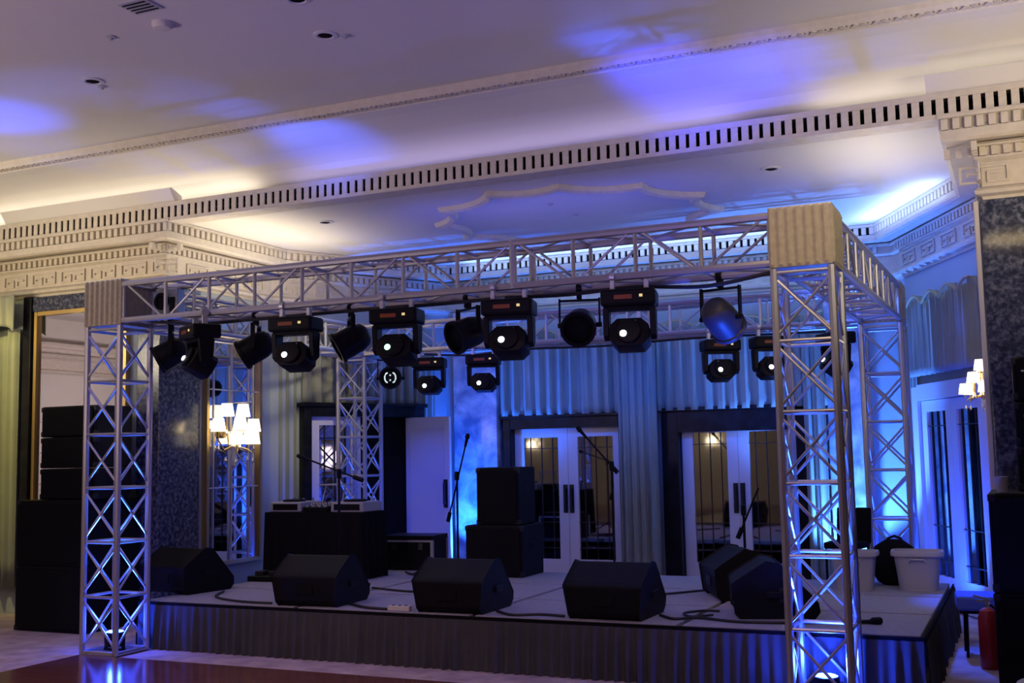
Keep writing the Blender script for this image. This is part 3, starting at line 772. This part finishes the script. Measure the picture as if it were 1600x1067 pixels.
floor_par('blue uplight at the foot of the left marble pilaster', -6.22, 12.16, 0.0, 800, (-6.22, 12.75, 2.6), 80, 0.0, (0.015, 0.13, 1.0))
floor_par('blue uplight at the foot of the right marble pilaster', -1.72, 12.15, 0.0, 1000, (-1.72, 12.75, 2.2), 90, 0.0, (0.06, 0.22, 1.0))
floor_par('blue uplight beside the curtain of the right angled door', -0.80, 10.95, 0.0, 200, (-0.66, 11.75, 1.3), 120, 0.0, (0.01, 0.06, 1.0))
floor_par('blue uplight behind the black draped table', -7.3, 10.9, 0.0, 60, (-7.6, 11.6, 2.4), 90)
# washes from the rear truss on to the curtains
for i, x in enumerate((-5.6, -4.6, -3.6, -2.6)):
    spot('curtain_wash', (x, 11.3, 2.62), (x, 12.7, 2.2), (0.008, 0.12, 1.0), 52, 90, 1.0, 0.1)
spot('stool_fill', (-1.0, 10.7, 2.72), (-0.38, 9.45, 0.45), (0.02, 0.08, 1.0), 520, 26, 0.8, 0.05)  # added spot that tints the stool blue
# lamps hidden on the ledge of the cornice
area('cornice_strip', (-4.0, 12.40, 3.83), (-4.0, 12.1, 4.4), (0.35, 0.55, 1.0), 16, 4.6, 0.06)
area('cornice_strip', (-4.0, 12.30, 3.45), (-4.0, 12.7, 3.75), PALE, 7, 4.6, 0.06)
area('cornice_strip', (-1.02, 11.5, 3.80), (-1.2, 11.4, 4.4), (0.45, 0.62, 1.0), 9, 1.8, 0.06, 180, (-0.92, 1.9, 0))
spot('right_wall_wash', (-1.9, 10.4, 3.2), (-0.7, 11.7, 3.3), (0.015, 0.11, 1.0), 80, 110, 1.0, 0.1)  # added spot out in the alcove, turns the right wall blue
area('alcove_wash', (-4.0, 9.6, 3.15), (-4.0, 10.6, 4.0), (0.08, 0.11, 1.0), 13, 3.0, 1.0)  # blue area lamp out in the open alcove, facing its ceiling
# warm cornice lights at both ends
for x in (-11.4, -10.2, -9.0, -7.9):
    spot('cornice_light', (x, 7.7, 3.0), (x, 8.75, 3.75), (1.0, 0.74, 0.34), 17, 110, 1.0, 0.05)
area('cornice_light', (0.6, 8.1, 3.2), (0.6, 8.75, 3.8), (1.0, 0.74, 0.36), 5, 1.6, 0.1)
area('cornice_light', (-7.1, 9.6, 3.1), (-7.3, 9.6, 4.0), CREAM, 21, 1.9, 0.1, 150, (0, 1, 0))
area('cornice_light', (-1.0, 9.5, 3.2), (-0.9, 9.5, 4.0), (1.0, 0.92, 0.85), 8, 1.8, 0.1, 150, (0, 1, 0))

# ------------------------------------------------------------------ wall lamps
def sconce(label, loc, rz, power=6.0, group='shaded wall lamps', sc=1.0):
    t = thing('wall_sconce', label, 'wall lamp', loc, rz, group)
    t.scale = (sc, sc, sc)
    MB().lathe([(0.06, 0), (0.055, 0.02), (0.02, 0.03)], (0, 0, 0), 14, Matrix.Rotation(PI / 2, 3, 'X')).obj('back_plate', 'gold', t, smooth=True)
    MB().lathe([(0.012, -0.30), (0.03, -0.24), (0.018, -0.18), (0.045, -0.13), (0.02, -0.06), (0.03, 0.0), (0.012, 0.03)], (0, -0.12, 0), 12).obj('stem', 'crystal', t, smooth=True)
    pos = [(-0.09, -0.12, 0.15), (0.10, -0.14, 0.15), (-0.20, -0.12, 0.02), (-0.04, -0.22, 0.03), (0.17, -0.20, 0.02), (-0.14, -0.26, -0.09), (0.03, -0.30, -0.09), (0.20, -0.11, -0.08)]
    for i, (x, y, z) in enumerate(pos):
        a = MB().tube([(0, -0.12, -0.12), (x * 0.6, y * 0.8 - 0.02, -0.16), (x, y, z - 0.10), (x, y, z - 0.03)], 0.007, 6).obj('arm', 'gold', t, smooth=True)
        MB().lathe([(0.064, -0.045), (0.045, 0.065)], (x, y, z + 0.02), 14).obj('shade', 'shade', t, smooth=True)
        MB().lathe([(0.004, -0.13), (0.014, -0.11), (0.004, -0.08)], (x, y, z - 0.06), 8).obj('crystal_drop', 'crystal', t, smooth=True)
    p = point('lamp', (0, -0.32, 0.02), WARM, power, 0.1); p.parent = t
    return t
sconce('lit shaded sconce with crystal drops on the mirror left of the stage', (-7.875, 9.72, 1.90), PI / 2, 5, sc=1.25)
sconce('lit shaded sconce beside the right marble pier', (-0.18, 9.06, 2.06), -PI / 2, 8, sc=0.72)
sconce('lit shaded sconce reflected in the middle double doors, on the opposite wall', (-14.1, -7.1, 1.85), PI, 5, 'lamps on the opposite wall')
sconce('lit shaded sconce reflected in the right hand double doors, on the opposite wall', (-8.35, -7.1, 1.85), PI, 5, 'lamps on the opposite wall')
sconce('lit shaded sconce on the opposite wall behind the camera', (-2.6, -7.1, 1.85), PI, 5, 'lamps on the opposite wall')

# ------------------------------------------------------------------ things on the stage
def wedge(label, loc, rz, w=0.60, s=1.0):
    t = thing('wedge_monitor', label, 'stage monitor', loc, rz, 'wedge monitors along the stage front')
    prof = [(0.03, 0), (0.0, 0.03), (-0.02, 0.23), (0.02, 0.26), (0.22, 0.385), (0.30, 0.37), (0.56, 0.10), (0.57, 0.04), (0.54, 0.0)]
    # cabinet narrower at the foot of the rear face than at its shoulder
    n = len(prof); vs = []; fs = []
    for sx in (-1, 1):
        for (y, z) in prof:
            k = 0.90 + 0.10 * min(1, z / 0.22)
            vs.append((sx * w / 2 * k, y, z))
    fs = [tuple(range(n)), tuple(range(n, 2 * n))[::-1]] + [(i, (i + 1) % n, n + (i + 1) % n, n + i) for i in range(n)]
    MB().add(vs, fs).obj('cabinet', 'blackpaint', t, bevel=0.012)
    for sx in (-0.2, 0.2):
        for fy in (0.10, 0.46): MB().lathe([(0.018, -0.012), (0.022, 0.002)], (sx, fy, 0), 8).obj('rubber_foot', 'grille', t)
    a = math.atan2(0.10 - 0.37, 0.26)
    MB().box((0, 0.437, 0.242), (w * 0.86, 0.34, 0.012), Matrix.Rotation(a, 3, 'X')).obj('grille', 'grille', t)
    for sx in (-1, 1):
        MB().box((sx * w / 2 * 0.985, 0.27, 0.16), (0.03, 0.13, 0.05)).obj('handle_cup', 'black', t, bevel=0.008)
    MB().box((0.0, -0.013, 0.13), (0.15, 0.012, 0.08)).obj('connector_plate', 'black', t)
    return t
wedge('leftmost wedge monitor beside the front left truss tower', (-7.16, 8.04, ZS + 0.012), -0.15)
wedge('wedge monitor in front of the black draped table', (-5.38, 7.68, ZS + 0.012), 0.06)
wedge('wedge monitor in front of the stage loudspeaker stack', (-4.06, 7.66, ZS + 0.012), 0.0)
wedge('olive lit wedge monitor in front of the middle double doors', (-2.82, 7.68, ZS + 0.012), -0.02)
wedge('wedge monitor partly hidden behind the tilted one at right', (-2.42, 9.15, ZS + 0.012), -1.10)
w6 = wedge('wedge monitor seen side on beside the front right tower', (-2.02, 8.28, ZS + 0.012), -1.28)
MB().box((0.292, 0.36, 0.16), (0.012, 0.12, 0.10)).obj('rating_plate', 'lead', w6)

def cabinet_speaker(name, label, loc, rz, w, d, h, group, horns=1, cat='loudspeaker'):
    t = thing(name, label, cat, loc, rz, group)
    MB().box((0, d / 2, h / 2), (w, d, h)).obj('cabinet', 'blackpaint', t, bevel=0.012)
    MB().box((0, -0.008, h / 2), (w * 0.92, 0.016, h * 0.90)).obj('grille', 'grille', t, bevel=0.004)
    for sx in (-1, 1):
        MB().box((sx * (w / 2 - 0.003), d * 0.5, h * 0.6), (0.014, 0.14, 0.06)).obj('handle', 'black', t, bevel=0.004)
        for sz in (0.03, h - 0.03): MB().box((sx * (w / 2 - 0.02), 0.02, sz), (0.05, 0.05, 0.05)).obj('corner_guard', 'lead', t, bevel=0.008)
    return t
GSL = 'black loudspeakers stacked at the left'
cabinet_speaker('subwoofer', 'lower big black subwoofer on the carpet left of the tower', (-8.54, 8.02, 0), 0, 0.90, 0.70, 0.62, GSL)
cabinet_speaker('subwoofer', 'upper big black subwoofer of the left stack', (-8.54, 8.02, 0.622), 0, 0.90, 0.70, 0.62, GSL)
for k, nm in enumerate(('lowest', 'middle', 'topmost')):
    s = cabinet_speaker('line_array_speaker', nm + ' flat black line array box on the left subwoofers', (-8.37, 8.05, 1.246 + k * 0.30), 0, 0.70, 0.48, 0.296, GSL)
    MB().box((-0.33, -0.018, 0.15), (0.02, 0.006, 0.012)).obj('glint_tab', 'steel', s)  # steel tab stands in for a small white reflection
GSR = 'black loudspeakers stacked at the right'
cabinet_speaker('subwoofer', 'lower black subwoofer at the right edge beside the red extinguisher', (0.19, 8.02, 0), 0, 0.88, 0.68, 0.64, GSR)
cabinet_speaker('subwoofer', 'upper black subwoofer at the right edge under the paper cup', (0.19, 8.02, 0.642), 0, 0.88, 0.68, 0.64, GSR)
for k, nm in enumerate(('lowest', 'middle', 'topmost')):
    s = cabinet_speaker('line_array_speaker', nm + ' flat black line array box on the right subwoofers', (0.27, 8.22, 1.284 + k * 0.30), 0, 0.66, 0.46, 0.296, GSR)
    MB().box((-0.26, -0.018, 0.2), (0.03, 0.006, 0.012)).obj('glint_tab', 'steel', s)
GST = 'black loudspeaker stack on the stage'
cabinet_speaker('subwoofer', 'black stage subwoofer before the middle double doors', (-4.82, 10.06, ZS), 0, 0.62, 0.52, 0.50, GST)
cabinet_speaker('loudspeaker', 'black full range loudspeaker on top of the stage subwoofer', (-4.79, 10.10, ZS + 0.502), 0, 0.46, 0.42, 0.565, GST)

t = thing('paper_cup', 'white paper cup left on top of the right subwoofers', 'cup', (-0.165, 8.16, 1.283))
MB().lathe([(0.034, 0), (0.045, 0.10), (0.048, 0.103), (0.042, 0.10), (0.032, 0.01)], (0, 0, 0), 18).obj('cup', 'paper', t, smooth=True)

# dj table
t = thing('dj_table', 'table fully draped in black cloth at the left of the stage', 'table', (-6.57, 9.74, ZS))
MB().box((0, 0, 0.63), (1.14, 0.46, 0.03)).obj('tabletop', 'black', t)
for sx in (-0.50, 0.50):
    for sy in (-0.18, 0.18): bar('leg', (sx, sy, 0), (sx, sy, 0.615), 0.016, 'black', t)
vs = []; fs = []; rows = 8
per = []
for k in range(4):
    a = [(-0.58, -0.24), (0.58, -0.24), (0.58, 0.24), (-0.58, 0.24)]; p = Vector(a[k]); q = Vector(a[(k + 1) % 4]); nn = Vector(((q - p).y, -(q - p).x)).normalized()
    m = 60 if k % 2 == 0 else 30
    for i in range(m): per.append((p.lerp(q, i / m), nn))
for j in range(rows + 1):
    v = j / rows
    for i, (p, nn) in enumerate(per):
        r = (1 - v) * (0.03 + 0.022 * math.sin(i * 0.9) + 0.012 * math.sin(i * 2.1))
        p2 = p + nn * r; vs.append((p2.x, p2.y, 0.006 + 0.645 * v))
n = len(per)
for j in range(rows):
    for i in range(n): fs.append((j * n + i, j * n + (i + 1) % n, (j + 1) * n + (i + 1) % n, (j + 1) * n + i))
fs.append(tuple(range(rows * n, (rows + 1) * n)))
MB().add(vs, fs).obj('tablecloth', 'blackcloth', t, smooth=True)
zt = ZS + 0.653
def player(label, x):
    t = thing('media_player', label, 'music player', (x, 9.73, zt), 0, 'players on the draped table')
    MB().box((0, 0, 0.05), (0.38, 0.36, 0.10)).obj('case', 'greycase', t, bevel=0.01)
    MB().box((0.0, -0.182, 0.05), (0.30, 0.008, 0.06)).obj('front_panel', 'black', t)
    MB().lathe([(0.12, 0.10), (0.12, 0.118), (0.10, 0.122)], (0, -0.02, 0), 24).obj('jog_wheel', 'black', t, smooth=True)
    for k in range(3): MB().lathe([(0.012, 0.10), (0.012, 0.13)], (-0.12 + 0.12 * k, 0.14, 0), 10).obj('knob', 'chrome', t, smooth=True)
    return t
player('grey music player at the left end of the draped table', -6.93)
player('grey music player at the right end of the draped table', -6.19)
t = thing('mixing_desk', 'black mixing desk between the two grey players', 'mixer', (-6.56, 9.67, zt))
MB().prism([(-0.14, 0), (-0.14, 0.05), (0.13, 0.085), (0.13, 0)], 'x', -0.145, 0.145).obj('case', 'black', t, bevel=0.006)
for i in range(4):
    for j in range(4): MB().lathe([(0.010, 0), (0.008, 0.024)], (-0.11 + i * 0.073, -0.03 + j * 0.045, 0.062 + j * 0.005), 8).obj('knob', 'chrome', t, smooth=True)
    MB().box((-0.11 + i * 0.073, -0.10, 0.058), (0.022, 0.035, 0.018)).obj('fader', 'greycase', t)
t = thing('laptop_stand', 'pale folding laptop stand behind the mixing desk', 'stand', (-6.56, 9.90, zt))
for s in (-0.12, 0.12): MB().tube([(s, 0.08, 0.006), (s, -0.08, 0.006), (s, 0.02, 0.26)], 0.008, 6).obj('side_frame', 'greycase', t, smooth=True)
MB().box((0, 0.0, 0.265), (0.27, 0.22, 0.012)).obj('shelf', 'greycase', t)

# flight case
t = thing('flight_case', 'black flight case with metal edges behind the draped table', 'case', (-6.02, 10.62, ZS), 0.1)
MB().box((0, 0, 0.16), (0.56, 0.40, 0.30)).obj('body', 'black', t)
MB().box((0, 0, 0.335), (0.58, 0.42, 0.05)).obj('lid', 'black', t)
for sx in (-1, 1):
    for sy in (-1, 1): MB().box((sx * 0.28, sy * 0.20, 0.16), (0.03, 0.03, 0.31)).obj('edge_angle', 'steel', t)
for sy in (-1, 1): MB().box((0, sy * 0.208, 0.305), (0.58, 0.02, 0.02)).obj('edge_angle', 'steel', t)
for sx in (-0.15, 0.15): MB().box((sx, -0.206, 0.25), (0.05, 0.012, 0.07)).obj('catch', 'chrome', t)

# microphone stands
def mic_stand(label, x, y, h, boom0, boom1, z=ZS, tripod=True, mic=True, spread=0.29):
    t = thing('microphone_stand', label, 'microphone stand', (x, y, z), 0, 'boom microphone stands')
    bar('pole', (0, 0, 0.06), (0, 0, h), 0.012, 'black', t)
    if tripod:
        for k in range(3):
            a = 0.4 + k * 2 * PI / 3
            MB().tube([(0, 0, 0.12), (0.55 * spread * math.cos(a), 0.55 * spread * math.sin(a), 0.035), (spread * math.cos(a), spread * math.sin(a), 0.012)], 0.010, 6).obj('foot', 'black', t, smooth=True)
    MB().lathe([(0.022, -0.04), (0.026, 0), (0.022, 0.05)], (0, 0, h), 10).obj('clutch', 'black', t, smooth=True)
    b0 = Vector(boom0); b1 = Vector(boom1)
    bar('boom', b0, b1, 0.009, 'black', t)
    dd = (b0 - b1).normalized()
    bar('counterweight', b0, b0 + dd * -0.10, 0.022, 'black', t)
    if mic:
        m2 = b1 + (b1 - b0).normalized() * 0.14
        MB().tube([b1, b1.lerp(m2, 0.6), b1.lerp(m2, 0.7), m2], [0.013, 0.017, 0.026, 0.018], 10).obj('microphone', 'black', t, smooth=True)
    return t
mic_stand('boom microphone stand before the black draped table', -5.93, 9.02, 1.04, (0.26, 0, 0.98), (-0.34, 0, 1.18))
mic_stand('microphone stand left of the stage loudspeaker stack', -5.34, 10.30, 0.98, (-0.10, -0.02, 0.52), (0.10, 0, 1.28), spread=0.17)
mic_stand('boom microphone stand before the right leaf of the middle doors', -3.62, 10.2, 1.06, (0.05, 0.02, 1.0), (-0.25, 0, 1.34))
mic_stand('low microphone stand before the right hand double doors', -2.30, 9.9, 0.66, (-0.06, 0, 0.42), (0.14, 0, 0.86), mic=False)

# cables and small things lying on the stage
GC = 'black cables lying on the stage'
z = ZS + 0.011
cable('cable from the leftmost wedge along the stage edge', [(-6.70, 8.3, z), (-6.5, 7.95, z), (-6.1, 7.76, z), (-5.75, 7.74, z)], 0.010, GC)
cable('cable running from the second wedge to the white power strip', [(-5.1, 7.9, z), (-4.85, 7.74, z), (-4.62, 7.70, z)], 0.011, GC)
cable('cable snaking from the third wedge to the olive lit wedge', [(-3.75, 7.86, z), (-3.55, 7.7, z), (-3.35, 7.78, z), (-3.15, 7.75, z)], 0.010, GC)
cable('cable running right from the olive lit wedge', [(-2.5, 8.0, z), (-2.35, 7.85, z), (-2.2, 7.95, z), (-1.9, 7.85, z), (-1.55, 7.9, z), (-1.2, 8.05, z), (-1.0, 8.1, z)], 0.010, GC)
cable('cable crossing the stage behind the second wedge', [(-5.5, 8.9, z), (-5.0, 8.75, z), (-4.6, 8.9, z), (-4.3, 8.6, z)], 0.010, GC)
cable('coiled cable near the flight case', [(-5.9, 10.2, z), (-5.7, 10.0, z), (-5.5, 10.1, z), (-5.55, 10.3, z), (-5.75, 10.25, z), (-5.65, 9.95, z), (-5.3, 9.8, z)], 0.010, GC)
cable('cable looping beside the side on wedge monitor', [(-2.14, 8.12, z), (-2.26, 7.99, z), (-2.36, 8.14, z), (-2.26, 8.3, z), (-2.14, 8.32, z)], 0.009, GC)
cable('long cable behind the olive lit wedge toward the doors', [(-3.4, 8.9, z), (-2.9, 9.1, z), (-2.5, 9.6, z), (-2.3, 9.9, z)], 0.009, GC)
t = thing('power_strip', 'white power strip on the stage edge between two wedges', 'power strip', (-4.52, 7.72, ZS), 0.05)
MB().box((0, 0, 0.02), (0.19, 0.06, 0.04)).obj('body', 'paper', t, bevel=0.006)
for k in range(3): MB().lathe([(0.016, 0.0), (0.016, 0.003)], (-0.055 + 0.055 * k, 0, 0.0395), 10).obj('socket', 'grille', t)
t = thing('microphone', 'black microphone lying on the right front corner of the stage', 'microphone', (-1.02, 8.06, ZS), 0.2)
MB().tube([(-0.16, 0, 0.016), (-0.02, 0, 0.018), (0.0, 0, 0.024), (0.05, 0, 0.026), (0.065, 0, 0.026)], [0.009, 0.015, 0.024, 0.026, 0.014], 10).obj('handle', 'black', t, smooth=True)
t = thing('cable_tray', 'tangle of black pedals and cable board left behind the first wedge', 'pedal board', (-6.75, 9.25, ZS), 0.1)
MB().box((0, 0, 0.03), (0.62, 0.28, 0.05)).obj('board', 'black', t, bevel=0.008)
for k in range(4): MB().box((-0.22 + 0.145 * k, 0, 0.075), (0.09, 0.14, 0.04)).obj('pedal', 'lead', t, bevel=0.006)

# plastic tubs
def tub(label, loc, rz, w=0.36, d=0.30, h=0.325):
    t = thing('plastic_tub', label, 'storage tub', loc, rz, 'white plastic tubs at the stage corner')
    def ring(k, z, m=28, e=5.0):
        out = []
        for i in range(m):
            a = 2 * PI * i / m; c, s = math.cos(a), math.sin(a); r = (abs(c) ** e + abs(s) ** e) ** (-1 / e)
            out.append((c * r * w / 2 * k, s * r * d / 2 * k, z))
        return out
    lv = [(0.78, 0.0), (0.80, 0.01), (0.97, h - 0.05), (0.985, h - 0.045), (1.10, h - 0.04), (1.12, h - 0.02), (1.10, h), (0.98, h), (0.95, h - 0.03), (0.78, 0.03), (0.2, 0.025)]
    vs = []; fs = []; m = 28
    for k, zz in lv: vs += ring(k, zz)
    for i in range(len(lv) - 1):
        for k in range(m): fs.append((i * m + k, i * m + (k + 1) % m, (i + 1) * m + (k + 1) % m, (i + 1) * m + k))
    fs.append(tuple(range(m))[::-1]); fs.append(tuple(range((len(lv) - 1) * m, len(lv) * m)))
    MB().add(vs, fs).obj('bin', 'whitebin', t, smooth=True)
    MB().tube([(-0.07, -d / 2 * 0.97, h * 0.70), (-0.055, -d / 2 * 1.03, h * 0.80), (0.055, -d / 2 * 1.03, h * 0.80), (0.07, -d / 2 * 0.97, h * 0.70)], 0.008, 6).obj('grip', 'whitebin', t, smooth=True)
    return t
tub('larger white plastic tub at the right rear corner of the stage', (-0.89, 10.10, ZS), 0.05, 0.38, 0.30)
tub('white plastic tub half hidden behind the front right tower', (-1.39, 9.98, ZS), 0.0, 0.36, 0.28)
t = thing('black_chair', 'black padded chair behind the plastic tubs', 'chair', (-1.50, 10.38, ZS), -0.2)
MB().box((0, 0, 0.34), (0.32, 0.32, 0.06)).obj('seat', 'blackcloth', t, bevel=0.02)
MB().box((0.10, 0.16, 0.50), (0.14, 0.04, 0.32), Matrix.Rotation(-0.14, 3, 'X')).box((-0.05, 0.16, 0.50), (0.18, 0.04, 0.32), Matrix.Rotation(-0.14, 3, 'X')).obj('backrest', 'blackcloth', t, bevel=0.015)
for sx in (-0.14, 0.14):
    for sy in (-0.14, 0.14): bar('leg', (sx, sy, 0), (sx, sy, 0.32), 0.012, 'black', t)
t = thing('black_bag', 'black cloth bag slumped between the two plastic tubs', 'bag', (-1.10, 10.40, ZS))
mbg = MB(); lv = [(0.10, 0.0), (0.15, 0.03), (0.17, 0.12), (0.16, 0.24), (0.13, 0.33), (0.06, 0.39)]
mbg.lathe(lv, (0, 0, 0), 18); mbg.v = [(x * (1.1 + 0.2 * math.sin(7 * zz + 3 * x)), y * 0.7, zz - 0.05 * x * zz) for x, y, zz in mbg.v]
mbg.obj('body', 'blackcloth', t, smooth=True)
MB().tube([(-0.09, 0, 0.33), (-0.05, 0, 0.40), (0.0, 0, 0.42), (0.05, 0, 0.40), (0.10, 0, 0.32)], 0.012, 6).obj('strap', 'blackcloth', t, smooth=True)

# things on the carpet at the right
t = thing('padded_stool', 'blue lit padded stool right of the stage', 'stool', (-0.36, 9.45, 0), 0.1)
MB().box((0, 0, 0.405), (0.42, 0.38, 0.11)).obj('seat', 'blueseat', t, bevel=0.02)
MB().box((0, 0, 0.34), (0.38, 0.34, 0.022)).obj('seat_frame', 'black', t)
for sx in (-0.15, 0.15):
    for sy in (-0.15, 0.15): bar('leg', (sx, sy, 0), (sx * 0.95, sy * 0.95, 0.335), 0.011, 'black', t)
t = thing('fire_extinguisher', 'red fire extinguisher standing left of the right loudspeakers', 'extinguisher', (-0.325, 8.9, 0))
MB().lathe([(0.066, 0), (0.07, 0.015), (0.07, 0.36), (0.055, 0.41), (0.022, 0.43)], (0, 0, 0), 18).obj('cylinder', 'red', t, smooth=True)
MB().lathe([(0.02, 0.425), (0.02, 0.47)], (0, 0, 0), 10).box((-0.03, 0, 0.475), (0.10, 0.02, 0.015)).box((-0.04, 0, 0.50), (0.11, 0.02, 0.012), Matrix.Rotation(0.25, 3, 'Y')).obj('valve', 'chrome', t)
MB().tube([(0.02, -0.01, 0.45), (0.08, -0.03, 0.40), (0.085, -0.03, 0.2), (0.08, -0.02, 0.1)], 0.010, 6).obj('hose', 'black', t, smooth=True)
t = thing('side_table', 'corner of a white covered table at the bottom right edge', 'table', (0.14, 6.92, 0))
MB().lathe([(0.27, 0.26), (0.27, 0.285), (0.265, 0.29)], (0, 0, 0), 28).obj('top', 'paper', t, smooth=True)
MB().lathe([(0.16, 0.0), (0.03, 0.03), (0.025, 0.26)], (0, 0, 0), 14).obj('pedestal', 'black', t, smooth=True)

# ------------------------------------------------------------------ ceiling fittings
def downlight(label, x, y, z):
    t = thing('downlight', label, 'ceiling light', (x, y, z), 0, 'recessed downlights')
    MB().lathe([(0.085, 0.0), (0.085, -0.008), (0.06, -0.012), (0.052, -0.004)], (0, 0, 0), 22).obj('ring', 'paper', t, smooth=True)
    MB().lathe([(0.05, -0.006), (0.03, -0.0135), (0.01, -0.0135)], (0, 0, 0), 18).obj('lamp_well', 'slot', t)
    return t
ZC = 4.52
for (x, y, zc, lb) in ((-6.37, 6.30, ZC, 'recessed downlight at the far left of the main ceiling'), (-4.26, 6.33, ZC, 'recessed downlight right of centre of the main ceiling'),
                   (-4.07, 5.73, ZC, 'recessed downlight cut by the top edge of the view'), (-6.39, 9.49, 4.0, 'small recessed downlight at the left of the alcove ceiling'), (-1.86, 9.54, 4.0, 'small recessed downlight at the right of the alcove ceiling')):
    downlight(lb, x, y, zc)
def sprinkler(label, x, y, z, r=0.035):
    t = thing('sprinkler_head', label, 'sprinkler', (x, y, z), 0, 'small ceiling discs')
    MB().lathe([(r, 0), (r, -0.006), (r * 0.6, -0.012)], (0, 0, 0), 14).obj('plate', 'greycase', t, smooth=True)
    MB().lathe([(0.008, -0.012), (0.012, -0.028)], (0, 0, 0), 10).obj('nozzle', 'steel', t, smooth=True)
for x, y, zc, lb in ((-6.40, 6.43, ZC, 'sprinkler disc beside the far left downlight'), (-4.14, 6.40, ZC, 'sprinkler disc beside the centre downlight'), (-5.58, 5.68, ZC, 'sprinkler disc left of the smoke detector'),
                 (-4.05, 9.85, 4.0, 'front disc inside the star moulding'), (-4.01, 10.43, 4.0, 'middle disc inside the star moulding')):
    sprinkler(lb, x, y, zc)
t = thing('smoke_detector', 'round white smoke detector on the main ceiling', 'detector', (-5.10, 5.65, ZC))
MB().lathe([(0.07, 0), (0.07, -0.02), (0.055, -0.04), (0.02, -0.045)], (0, 0, 0), 20).obj('body', 'plaster', t, smooth=True)
MB().lathe([(0.058, -0.022), (0.058, -0.03), (0.05, -0.035)], (0, 0, 0), 20).obj('vent_ring', 'greycase', t, smooth=True)
t = thing('ceiling_vent', 'dark square vent at the top edge of the ceiling', 'vent', (-5.02, 5.36, ZC))
MB().box((0, 0, -0.006), (0.22, 0.18, 0.012)).obj('frame', 'greycase', t)
for k in range(4): MB().box((0, -0.06 + 0.04 * k, -0.014), (0.18, 0.022, 0.006), Matrix.Rotation(0.4, 3, 'X')).obj('slat', 'slot', t)
